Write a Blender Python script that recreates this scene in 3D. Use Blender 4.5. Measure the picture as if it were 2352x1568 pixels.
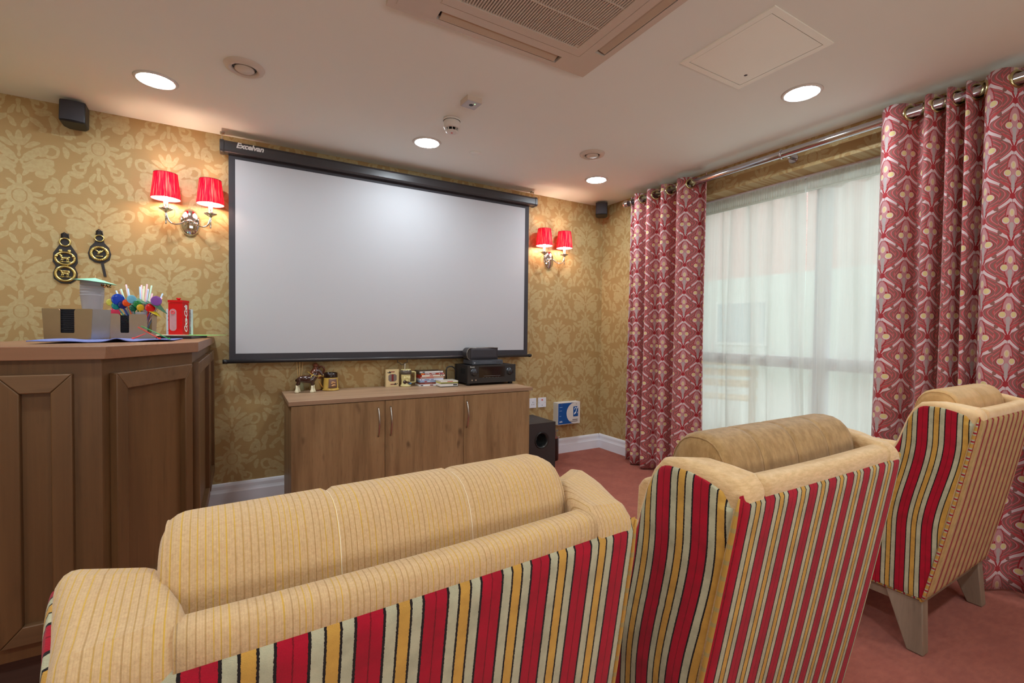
import bpy, bmesh, math, random
from mathutils import Vector, Matrix, Quaternion
from math import sin, cos, pi, radians as R
random.seed(7)
S = bpy.context.scene
COL = S.collection
for o in list(bpy.data.objects): bpy.data.objects.remove(o)
# ------------------------------------------------------------------ camera, world, exposure
YAW, PITCH, ROLL, CAMZ = 0.52947, -0.02356, 0.01131, 1.16166
fw = Vector((sin(YAW)*cos(PITCH), cos(YAW)*cos(PITCH), sin(PITCH)))
rt = Vector((cos(YAW), -sin(YAW), 0)); up = rt.cross(fw)
rt2 = rt*cos(ROLL)+up*sin(ROLL); up2 = up*cos(ROLL)-rt*sin(ROLL)
cam = bpy.data.objects.new('camera', bpy.data.cameras.new('camera'))
COL.objects.link(cam)
m = Matrix((rt2, up2, -fw)).transposed().to_4x4(); m.translation = Vector((0, 0, CAMZ))
cam.matrix_world = m
cam.data.sensor_width = 36; cam.data.sensor_fit = 'HORIZONTAL'; cam.data.lens = 1059.81/2352*36
cam.data.clip_start = 0.02
S.camera = cam
w = bpy.data.worlds.new('overcast sky'); S.world = w; w.use_nodes = True
w.node_tree.nodes['Background'].inputs[0].default_value = (0.86, 0.93, 1.0, 1)
w.node_tree.nodes['Background'].inputs[1].default_value = 2.0
S.view_settings.view_transform = 'Standard'; S.view_settings.look = 'None'
S.view_settings.gamma = 1; S.view_settings.use_curve_mapping = False
S.view_settings.exposure = 0.14
DOWNLIGHT = 175.0      # emission of the downlight lenses
BULB = 175.0           # emission of each sconce bulb
la = bpy.data.lights.new('rear_fill_light', 'AREA'); la.shape = 'RECTANGLE'; la.size = 2.4; la.size_y = 1.5; la.energy = 44; la.color = (.84, .95, 1)  # unseen fill panel added to light the chair backs and ceiling
lo = bpy.data.objects.new('rear_fill_light', la); COL.objects.link(lo); lo.location = (.4, -1.985, 1.35); lo.rotation_euler = (-pi/2-R(32), 0, pi)
# ------------------------------------------------------------------ room constants
H = 2.4; D = 3.544; W = 3.107; XL = -2.4; YB = -2.0
# ------------------------------------------------------------------ materials
def lin(c): return tuple(((v/255)/12.92 if v/255 <= .04045 else ((v/255+.055)/1.055)**2.4) for v in c)
class NT:
    def __init__(s, name):
        s.m = bpy.data.materials.new(name); s.m.use_nodes = True; s.t = s.m.node_tree; s.N = s.t.nodes; s.L = s.t.links
        s.b = s.N['Principled BSDF']; s.out = s.N['Material Output']
    def n(s, typ, **k):
        x = s.N.new(typ)
        for a, v in k.items(): setattr(x, a, v)
        return x
    def put(s, sock, v):
        if isinstance(v, bpy.types.NodeSocket): s.L.new(v, sock)
        elif v is not None:
            if isinstance(v, tuple) and len(v) == 3 and sock.type == 'RGBA': v = (*v, 1)
            sock.default_value = v
    def math(s, op, a, b=None, c=None, clamp=False):
        x = s.n('ShaderNodeMath', operation=op, use_clamp=clamp); s.put(x.inputs[0], a); s.put(x.inputs[1], b)
        if c is not None: s.put(x.inputs[2], c)
        return x.outputs[0]
    def mix(s, f, a, b, blend='MIX'):
        x = s.n('ShaderNodeMix', data_type='RGBA', blend_type=blend); s.put(x.inputs[0], f); s.put(x.inputs[6], a); s.put(x.inputs[7], b)
        return x.outputs[2]
    def sm(s, v, a, b):   # smoothstep 0..1
        x = s.n('ShaderNodeMapRange', interpolation_type='SMOOTHSTEP'); s.put(x.inputs[0], v); x.inputs[1].default_value = a; x.inputs[2].default_value = b
        return x.outputs[0]
    def coord(s, kind='Object'): return s.n('ShaderNodeTexCoord').outputs[kind]
    def sep(s, v): x = s.n('ShaderNodeSeparateXYZ'); s.put(x.inputs[0], v); return x.outputs
    def comb(s, a, b, c=0.0): x = s.n('ShaderNodeCombineXYZ'); s.put(x.inputs[0], a); s.put(x.inputs[1], b); s.put(x.inputs[2], c); return x.outputs[0]
    def noise(s, v, scale, detail=3, rough=.55, out=0):
        x = s.n('ShaderNodeTexNoise'); s.put(x.inputs['Vector'], v); x.inputs['Scale'].default_value = scale
        x.inputs['Detail'].default_value = detail; x.inputs['Roughness'].default_value = rough; return x.outputs[out]
    def scale(s, v, sc): x = s.n('ShaderNodeMapping'); s.put(x.inputs[0], v); x.inputs[3].default_value = sc; return x.outputs[0]
    def ramp(s, f, stops, interp='LINEAR'):
        x = s.n('ShaderNodeValToRGB'); e = x.color_ramp; e.interpolation = interp
        while len(e.elements) < len(stops): e.elements.new(1)
        for el, (p, c) in zip(e.elements, stops): el.position = p; el.color = (*c, 1)
        s.put(x.inputs[0], f); return x.outputs[0]
    def ell(s, v, cx, cy, rx, ry, rot=0):
        x = s.n('ShaderNodeMapping', vector_type='TEXTURE'); s.put(x.inputs[0], v)
        x.inputs[1].default_value = (cx, cy, 0); x.inputs[2].default_value = (0, 0, R(rot)); x.inputs[3].default_value = (rx, ry, 1)
        y = s.n('ShaderNodeVectorMath', operation='LENGTH'); s.L.new(x.outputs[0], y.inputs[0]); return y.outputs['Value']
    def bump(s, h, strength=.3, dist=.002):
        x = s.n('ShaderNodeBump'); x.inputs['Strength'].default_value = strength; x.inputs['Distance'].default_value = dist
        s.put(x.inputs['Height'], h); s.L.new(x.outputs[0], s.b.inputs['Normal']); return x
    def set(s, **k):
        for a, v in k.items():
            s.put(s.b.inputs[{'col': 'Base Color', 'rough': 'Roughness', 'metal': 'Metallic', 'sheen': 'Sheen Weight', 'spec': 'Specular IOR Level', 'coat': 'Coat Weight', 'trans': 'Transmission Weight', 'ecol': 'Emission Color', 'estr': 'Emission Strength', 'alpha': 'Alpha', 'ior': 'IOR'}[a]], v)
        return s
_mc = {}
def plain(name, c, rough=.5, metal=0, var=.06, vs=30, **k):
    if name in _mc: return _mc[name]
    t = NT(name); c = lin(c)
    if var:
        n = t.noise(t.coord(), vs, 3)
        t.set(col=t.mix(n, tuple(v*(1-var) for v in c), tuple(min(1, v*(1+var)) for v in c)))
    else: t.set(col=c)
    t.set(rough=rough, metal=metal, **k); _mc[name] = t.m; return t.m
def emis(name, c, st):
    t = NT(name); t.set(col=(.9, .9, .9), ecol=tuple(c), estr=st); return t.m
def clear(name, c=(1, 1, 1), rough=.08, mixf=.75):
    if name in _mc: return _mc[name]
    t = NT(name); t.set(col=lin(c) if max(c) > 1 else c, rough=rough, spec=.6)
    tr = t.n('ShaderNodeBsdfTransparent'); tr.inputs[0].default_value = (*(lin(c) if max(c) > 1 else c), 1)
    mx = t.n('ShaderNodeMixShader'); mx.inputs[0].default_value = mixf
    t.L.new(t.b.outputs[0], mx.inputs[1]); t.L.new(tr.outputs[0], mx.inputs[2]); t.L.new(mx.outputs[0], t.out.inputs[0]); _mc[name] = t.m; return t.m

def wallpaper(name, axis, uo, vo):
    t = NT(name); o = t.sep(t.coord())
    u = t.math('ADD', o[axis], -uo); v = t.math('ADD', o[2], -vo)
    CW, P = .329, .63
    c = t.math('FLOOR', t.math('ADD', t.math('DIVIDE', u, CW), .5))
    lu = t.math('ABSOLUTE', t.math('SUBTRACT', u, t.math('MULTIPLY', c, CW)))
    odd = t.math('ABSOLUTE', t.math('MODULO', c, 2.0))
    vv = t.math('ADD', v, t.math('MULTIPLY', odd, P/2))
    lv = t.math('SUBTRACT', t.math('MULTIPLY', t.math('FRACT', t.math('ADD', t.math('DIVIDE', vv, P), -.08)), P), P*.92)   # -.58..+.05
    p = t.comb(lu, lv)
    nz = t.n('ShaderNodeTexNoise'); t.put(nz.inputs['Vector'], p); nz.inputs['Scale'].default_value = 30; nz.inputs['Detail'].default_value = 1
    off = t.n('ShaderNodeVectorMath', operation='MULTIPLY_ADD'); t.L.new(nz.outputs['Color'], off.inputs[0]); off.inputs[1].default_value = (.018, .018, 0); t.put(off.inputs[2], p)
    off2 = t.n('ShaderNodeVectorMath', operation='ADD'); t.L.new(off.outputs[0], off2.inputs[0]); off2.inputs[1].default_value = (-.009, -.009, 0)
    p = off2.outputs[0]
    E = [(0, .012, .013, .04, 0), (.028, .002, .012, .036, -28), (.052, -.022, .012, .034, -58), (0, -.045, .007, .045, 0),
         (.055, -.072, .02, .055, -48), (.098, -.052, .014, .03, -20), (.072, -.13, .03, .062, -66), (.115, -.112, .026, .026, 0),
         (.12, -.152, .022, .022, 0), (.09, -.178, .026, .02, -20), (.03, -.165, .012, .036, -25), (.148, -.225, .014, .04, 18),
         (.118, -.232, .012, .034, -34), (.13, -.262, .02, .014, 20), (0, -.222, .01, .03, 0), (.03, -.235, .009, .026, -50),
         (0, -.305, .024, .034, 0), (.062, -.292, .012, .03, -75), (.072, -.325, .011, .028, -105), (.045, -.362, .013, .03, -130),
         (.014, -.378, .01, .03, -160), (.11, -.318, .012, .04, -52), (.14, -.352, .014, .03, -12), (.062, -.408, .011, .032, 42),
         (0, -.45, .01, .036, 0), (.028, -.478, .009, .03, 22), (.1, -.468, .034, .016, 12), (.138, -.51, .016, .036, 8),
         (.072, -.528, .014, .034, 52), (.025, -.54, .012, .028, -30), (.145, -.565, .016, .024, 0), (.095, -.562, .02, .012, 30)]
    d = None
    for e in E:
        x = t.ell(p, *e); d = x if d is None else t.math('MINIMUM', d, x)
    rings = [(0, -.305, .043, .052), (.128, -.045, .03, .03), (.082, -.43, .027, .027), (.04, -.115, .03, .02)]
    for cx, cy, rx, ry in rings:
        x = t.math('ADD', t.math('MULTIPLY', t.math('ABSOLUTE', t.math('ADD', t.ell(p, cx, cy, rx, ry), -1)), 4.2), .0)
        d = t.math('MINIMUM', d, x)
    mask = t.math('SUBTRACT', 1.0, t.sm(d, 1.0, 1.12))
    vein = t.math('SUBTRACT', 1.0, t.sm(t.noise(p, 55, 1), .47, .53))
    mask = t.math('MULTIPLY', mask, t.math('ADD', t.math('MULTIPLY', vein, .25), .75))
    fine = t.noise(t.scale(t.coord(), (8, 8, 260)), 4, 2)
    g = t.mix(t.noise(t.coord(), 5, 2), lin((172, 138, 88)), lin((182, 148, 98)))
    base = t.mix(mask, g, lin((194, 171, 124)))
    base = t.mix(t.math('MULTIPLY', fine, .25), base, tuple(v*.6 for v in lin((172, 142, 92))))
    t.set(col=base, rough=t.math('SUBTRACT', .62, t.math('MULTIPLY', mask, .12)), spec=.35)
    t.bump(t.math('ADD', t.math('MULTIPLY', mask, .4), t.math('MULTIPLY', fine, .3)), .25, .001)
    return t.m

def stripes(name, stops, period, coordkind='UV', sheen=.08, off=0.0, dark=1.0):
    t = NT(name); uv = t.sep(t.coord('UV'))
    wob = t.math('MULTIPLY', t.math('ADD', t.noise(t.coord('UV'), 420, 1), -.5), .0016)
    u = t.math('ADD', t.math('ADD', uv[0], off), wob)
    f = t.math('FRACT', t.math('DIVIDE', u, period))
    c = t.ramp(f, stops, 'CONSTANT')
    n = t.noise(t.coord('UV'), 26, 4, .6)
    n2 = t.noise(t.scale(t.coord('UV'), (1.0, 2.4, 1)), 700, 2, .7)
    c = t.mix(t.math('MULTIPLY', t.sm(n, .3, .75), .28), c, tuple([.03, .010, .008]), 'MIX')
    c = t.mix(t.math('MULTIPLY', n2, .22), c, (1, 1, .95), 'OVERLAY')
    t.set(col=c, rough=.85, sheen=sheen, spec=.2)
    lum = t.n('ShaderNodeRGBToBW'); t.put(lum.inputs[0], c)
    pile = t.sm(lum.outputs[0], .012, .05)
    t.bump(t.math('ADD', pile, t.math('MULTIPLY', n2, .7)), .55, .0018)
    return t.m
RED, BLK, SAGE, GOLD = lin((166, 12, 38)), lin((24, 19, 19)), lin((182, 176, 146)), lin((200, 150, 68))
REDB = lin((120, 8, 24)); TAN = lin((186, 150, 96)); CREAM = lin((214, 182, 124))
def pat(seq):
    tot = sum(a for a, c in seq); p = 0; o = []
    for a, c in seq: o.append((p/tot, c)); p += a
    return o
SEQ = pat([(11.5, RED), (1.2, REDB), (11.5, RED), (2.6, BLK), (10.5, SAGE), (2.4, BLK), (11, GOLD), (2.4, BLK), (10.5, SAGE), (2.6, BLK)])
SEQ3 = pat([(13, lin((150, 12, 34))), (12, TAN), (2.5, CREAM), (4, TAN), (2.5, CREAM), (13, TAN)])
M_STRIPE = stripes('striped velvet', SEQ, .0703, off=.0509+.703)
M_STRIPE_SIDE = stripes('striped velvet side', SEQ, .0735, off=.0374)
M_STRIPE3 = stripes('narrow striped velvet', SEQ3, .056)
M_PIPE = stripes('gold striped piping', pat([(8, GOLD), (3, SAGE), (3, RED), (3, SAGE)]), .03)
M_PIPE2 = stripes('gold piping', pat([(8, GOLD), (3, lin((176,150,90)))]), .03)

def corduroy(name):
    t = NT(name); o = t.sep(t.coord())
    x = o[0]
    base = t.mix(t.noise(t.coord(), 300, 3, .7), lin((176, 138, 96)), lin((218, 182, 136)))
    # irregular thin lines running front to back
    wv = t.comb(t.math('MULTIPLY', x, 105.0), t.math('MULTIPLY', o[1], .6), t.math('MULTIPLY', o[2], .6))
    warp = t.noise(wv, .35, 1)
    f = t.math('FRACT', t.math('ADD', t.math('MULTIPLY', x, 150.0), t.math('MULTIPLY', warp, 1.4)))
    line = t.math('SUBTRACT', 1.0, t.sm(t.math('ABSOLUTE', t.math('ADD', f, -.5)), .03, .13))
    sel = t.sm(t.noise(t.comb(t.math('MULTIPLY', x, 60), t.math('MULTIPLY', o[1], 6), t.math('MULTIPLY', o[2], 6)), 1, 2), .38, .6)
    gold = t.mix(sel, lin((150, 108, 48)), lin((206, 160, 44)))
    c = t.mix(t.math('MULTIPLY', line, t.math('ADD', t.math('MULTIPLY', sel, .35), .5)), base, gold)
    f2 = t.math('FRACT', t.math('MULTIPLY', x, 450.0))
    c = t.mix(t.math('MULTIPLY', t.sm(f2, .6, .95), .12), c, lin((120, 80, 40)))
    t.set(col=c, rough=.9, sheen=.2, spec=.15)
    t.bump(t.math('ADD', t.math('MULTIPLY', line, -.6), t.noise(t.coord(), 420, 2)), .5, .0012); return t.m
def chenille(name, c1, c2, st=(1, 1, 1)):
    t = NT(name)
    n = t.noise(t.scale(t.coord(), st), 60, 4, .65); n2 = t.noise(t.scale(t.coord(), (3, 1, 1)), 350, 2, .7)
    c = t.mix(t.sm(n, .3, .7), lin(c1), lin(c2)); c = t.mix(t.math('MULTIPLY', n2, .3), c, tuple(v*.55 for v in lin(c1)))
    t.set(col=c, rough=.88, sheen=.25, spec=.15); t.bump(n2, .35, .0008); return t.m
M_CORD = corduroy('striped beige corduroy')
M_BEIGE2 = chenille('sandy chenille', (206, 166, 116), (226, 188, 140), (1, 1, 4))
M_BROWN = chenille('brown chenille', (150, 114, 70), (180, 142, 94), (1, 1, .35))
M_SUEDE = chenille('pale suede', (226, 184, 132), (240, 204, 156), (.3, .3, .3))
M_SUEDE2 = chenille('golden suede', (196, 152, 96), (218, 174, 118), (.3, .3, .3))

def wood(name, c1, c2, c3, axis=2, sc=1.0, rough=.5, knots=True, seed=0.0):
    t = NT(name); mp = [6.0, 6.0, 6.0]; mp[axis] = .55
    co = t.n('ShaderNodeMapping'); t.put(co.inputs[0], t.coord()); co.inputs[1].default_value = (seed, seed*.7, seed*.3); co.inputs[3].default_value = tuple(v*sc for v in mp)
    co = co.outputs[0]
    w_ = t.noise(co, 1.6, 3, .55); g = t.noise(co, 14, 4, .6)
    mpf = [90.0, 90.0, 90.0]; mpf[axis] = 2.0
    fine = t.noise(t.scale(t.coord(), tuple(mpf)), 1.5, 3, .6)
    col = t.ramp(w_, [(.28, lin(c1)), (.5, lin(c2)), (.72, lin(c3))])
    col = t.mix(t.math('MULTIPLY', t.sm(g, .5, .75), .35), col, tuple(v*.5 for v in lin(c1)))
    col = t.mix(t.math('MULTIPLY', fine, .35), col, tuple(v*.45 for v in lin(c1)))
    if knots:
        mk = [3.2, 3.2, 3.2]; mk[axis] = 1.5
        k = t.noise(t.scale(t.coord(), tuple(mk)), 2.4, 2, .5)
        col = t.mix(t.math('MULTIPLY', t.sm(k, .66, .76), .75), col, lin((70, 48, 32)))
    t.set(col=col, rough=rough, spec=.4); t.bump(fine, .15, .0006); return t.m
M_OAK = wood('smoked oak laminate', (136, 106, 72), (166, 132, 92), (184, 150, 108), 2, 1.6, .5)
M_OAK2 = wood('smoked oak laminate lighter', (140, 110, 76), (170, 136, 96), (188, 154, 112), 2, 1.6, .5, seed=3.3)
M_OAKTOP = wood('smoked oak top', (150, 118, 92), (172, 138, 110), (186, 152, 122), 0, 1, .45, False)
M_BAR = wood('walnut bar veneer', (92, 62, 36), (112, 78, 46), (122, 86, 52), 2, .6, .45, False)
M_BARH = wood('walnut bar veneer across', (94, 66, 42), (114, 82, 54), (126, 92, 62), 0, .6, .42, False)
M_BARTOP = wood('walnut bar top', (134, 92, 66), (148, 104, 76), (158, 112, 84), 0, .3, .38, False)
M_LEG = wood('grey washed beech', (132, 110, 92), (152, 130, 110), (164, 142, 122), 2, .8, .5, False)
M_PATIO = wood('pale garden timber', (220, 196, 160), (232, 208, 172), (240, 220, 188), 0, 1, .6, False)

def carpet():
    t = NT('terracotta carpet'); c = t.coord()
    n = t.noise(c, 7, 4, .6); n2 = t.noise(c, 320, 3, .75); n3 = t.noise(t.scale(c, (1, 2.4, 1)), 24, 3, .6)
    col = t.mix(t.sm(n, .3, .7), lin((178, 92, 72)), lin((196, 108, 86)))
    col = t.mix(t.math('MULTIPLY', t.sm(n3, .35, .7), .45), col, lin((154, 74, 58)))
    col = t.mix(t.math('MULTIPLY', n2, .6), col, lin((120, 54, 42)))
    t.set(col=col, rough=1, sheen=.15, spec=.1); t.bump(n2, .9, .005); return t.m
M_CARPET = carpet()
def paint(name, c, rough=.7):
    t = NT(name); n = t.noise(t.coord(), 180, 3); n2 = t.noise(t.coord(), 2.2, 2)
    t.set(col=t.mix(n2, tuple(v*.97 for v in lin(c)), lin(c)), rough=rough, spec=.3); t.bump(n, .08, .0006); return t.m
M_CEIL = paint('matt ceiling paint', (243, 246, 240), .85)
M_WHITE = paint('white gloss paint', (238, 239, 248), .35)
M_PLAST = plain('white plastic', (226, 220, 214), .4, var=.02)
M_ACPL = plain('warm white casing', (214, 200, 186), .45, var=.02)
M_CHROME = plain('polished chrome', (222, 222, 224), .06, 1, var=.01)
M_STEEL = plain('brushed steel', (190, 184, 176), .28, 1, var=.05)
M_ROD = plain('chromed pole', (200, 198, 204), .14, 1, var=.01)
M_BRASS = plain('aged brass', (214, 196, 126), .26, 1, var=.12, vs=120)
M_RING = plain('antique brass ring', (196, 184, 138), .22, 1, var=.05)
M_BLACK = plain('black plastic', (30, 28, 31), .42, var=.05)
M_BLKM = plain('matt black cloth', (52, 48, 54), .7, var=.05)
M_CHAR = plain('charcoal metal', (62, 58, 60), .38, metal=.3, var=.04)
M_LEATH = plain('black leather', (38, 32, 34), .5, var=.1)
M_SCREEN = plain('white screen fabric', (190, 188, 193), .75, var=.005)

def curtain_mat():
    t = NT('art nouveau curtain fabric'); uv = t.sep(t.coord('UV'))
    CW, P = .106, .21
    u, v = uv[0], uv[1]
    c = t.math('FLOOR', t.math('ADD', t.math('DIVIDE', u, CW), .5))
    su = t.math('SUBTRACT', u, t.math('MULTIPLY', c, CW)); lu = t.math('ABSOLUTE', su)
    odd = t.math('ABSOLUTE', t.math('MODULO', c, 2.0))
    lv = t.math('MULTIPLY', t.math('FRACT', t.math('DIVIDE', t.math('ADD', v, t.math('MULTIPLY', odd, P/2)), P)), P)
    p = t.comb(lu, lv)
    BR, ROSE, REDC, WHT, PNK, YEL, GRY = lin((140, 92, 86)), lin((190, 72, 74)), lin((166, 28, 40)), lin((220, 198, 200)), lin((200, 140, 144)), lin((224, 204, 142)), lin((184, 170, 168))
    # ogee: distance from the sweeping line that links each knot to its half-dropped neighbours
    ph = t.math('MULTIPLY', lv, 2*pi/P)
    f = t.math('MULTIPLY', t.math('SUBTRACT', 1.0, t.math('COSINE', ph)), CW/2)
    f = t.math('ADD', f, t.math('MULTIPLY', t.math('SINE', t.math('MULTIPLY', ph, 2.0)), -.005))
    g = t.math('SUBTRACT', lu, f); ga = t.math('ABSOLUTE', g)
    bw = t.math('FRACT', t.math('MULTIPLY', t.math('ADD', ga, t.math('MULTIPLY', t.math('SINE', t.math('MULTIPLY', ph, 3.0)), .002)), 52.0))
    col = t.ramp(bw, [(0, BR), (.46, BR), (.54, ROSE), (.74, ROSE), (.80, PNK), (.88, PNK), (.94, REDC)])
    def lay(col, d, a, b, c2): return t.mix(t.math('SUBTRACT', 1.0, t.sm(d, a, b)), col, c2)
    def ring(cx, cy, rx, ry, rot=0): return t.math('ABSOLUTE', t.math('ADD', t.ell(p, cx, cy, rx, ry, rot), -1.0))
    # pink field round the flower heads
    col = lay(col, t.ell(p, 0, .118, .027, .066), .90, 1.0, PNK)
    col = lay(col, ring(0, .118, .029, .070), .04, .07, REDC)
    # white birds' necks following the ogee
    slope = t.math('ADD', 1.0, t.math('MULTIPLY', t.math('ABSOLUTE', t.math('SINE', ph)), .85))
    thick = t.math('ADD', .0062, t.math('MULTIPLY', t.math('SINE', t.math('ADD', ph, .6)), .0022))
    q = t.math('DIVIDE', ga, t.math('MULTIPLY', thick, slope))
    col = lay(col, q, 1.35, 1.5, REDC); col = lay(col, q, .95, 1.1, WHT)
    col = lay(col, t.ell(p, .046, .050, .009, .020, 30), .9, 1.0, BR)
    col = lay(col, t.ell(p, .031, .050, .006, .026, -50), .9, 1.0, ROSE)
    col = lay(col, t.ell(p, .025, .030, .0045, .026, -66), .9, 1.0, WHT)
    # red burst and knot
    col = lay(col, t.ell(p, .010, .026, .005, .020, -24), .9, 1.0, REDC)
    col = lay(col, t.ell(p, 0, .006, .013, .009), .9, 1.0, REDC)
    col = lay(col, t.ell(p, 0, .205, .013, .009), .9, 1.0, REDC)
    col = lay(col, t.ell(p, .006, .192, .005, .009, -20), .9, 1.0, WHT)
    # grey teardrop
    col = lay(col, t.ell(p, 0, .056, .009, .034), .92, 1.0, GRY)
    col = lay(col, t.ell(p, 0, .082, .012, .014), .92, 1.0, GRY)
    # yellow tulips
    col = lay(col, t.ell(p, .026, .102, .0185, .0180), .92, 1.0, REDC)
    col = lay(col, t.ell(p, .025, .102, .0160, .0158), .92, 1.0, WHT)
    col = lay(col, t.ell(p, .025, .104, .0125, .0122), .92, 1.0, YEL)
    col = lay(col, t.ell(p, .020, .122, .0045, .006, 20), .92, 1.0, REDC)
    col = lay(col, t.ell(p, 0, .138, .013, .018), .92, 1.0, lin((226, 200, 176)))
    col = lay(col, t.ell(p, 0, .138, .006, .011), .92, 1.0, YEL)
    n = t.noise(t.coord('UV'), 900, 2, .7)
    col = t.mix(t.math('MULTIPLY', n, .18), col, (.25, .12, .12))
    t.set(col=col, rough=.7, sheen=.2, spec=.25); t.bump(n, .15, .0005)
    return t.m
M_CURT = curtain_mat()
def sheer_mat():
    t = NT('white voile'); t.N.remove(t.b)
    o = t.coord('UV')
    n = t.noise(t.scale(o, (500, 500, 1)), 1, 1)
    df = t.n('ShaderNodeBsdfDiffuse'); df.inputs[0].default_value = (.84, .85, .80, 1)
    tl = t.n('ShaderNodeBsdfTranslucent'); tl.inputs[0].default_value = (.82, .84, .78, 1)
    tp = t.n('ShaderNodeBsdfTransparent'); tp.inputs[0].default_value = (.98, .98, .96, 1)
    a = t.n('ShaderNodeMixShader'); a.inputs[0].default_value = .52; t.L.new(df.outputs[0], a.inputs[1]); t.L.new(tl.outputs[0], a.inputs[2])
    b = t.n('ShaderNodeMixShader'); bands = t.sm(t.noise(t.scale(o, (9, .25, 1)), 1, 3, .6), .35, .65)
    t.put(b.inputs[0], t.math('ADD', t.math('MULTIPLY', n, .06), t.math('ADD', t.math('MULTIPLY', bands, .30), .06))); t.L.new(a.outputs[0], b.inputs[1]); t.L.new(tp.outputs[0], b.inputs[2])
    t.L.new(b.outputs[0], t.out.inputs[0]); return t.m
M_SHEER = sheer_mat()
def shade_mat():
    t = NT('pleated red silk shade'); t.N.remove(t.b); o = t.sep(t.coord('UV'))
    n = t.noise(t.comb(t.math('MULTIPLY', o[0], 46), t.math('MULTIPLY', o[1], .9)), 1, 3, .6)
    c = t.ramp(n, [(.3, lin((150, 6, 34))), (.5, lin((214, 22, 54))), (.68, lin((255, 120, 110)))])
    df = t.n('ShaderNodeBsdfDiffuse'); t.put(df.inputs[0], c)
    tl = t.n('ShaderNodeBsdfTranslucent'); t.put(tl.inputs[0], c)
    a = t.n('ShaderNodeMixShader'); a.inputs[0].default_value = .26; t.L.new(df.outputs[0], a.inputs[1]); t.L.new(tl.outputs[0], a.inputs[2])
    t.L.new(a.outputs[0], t.out.inputs[0]); return t.m
M_SHADE = shade_mat()
def liner_mat():
    t = NT('white shade lining'); t.N.remove(t.b)
    df = t.n('ShaderNodeBsdfDiffuse'); df.inputs[0].default_value = (.9, .85, .8, 1)
    tl = t.n('ShaderNodeBsdfTranslucent'); tl.inputs[0].default_value = (.9, .8, .75, 1)
    a = t.n('ShaderNodeMixShader'); a.inputs[0].default_value = .4; t.L.new(df.outputs[0], a.inputs[1]); t.L.new(tl.outputs[0], a.inputs[2])
    t.L.new(a.outputs[0], t.out.inputs[0]); return t.m
M_LINER = liner_mat()

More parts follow.
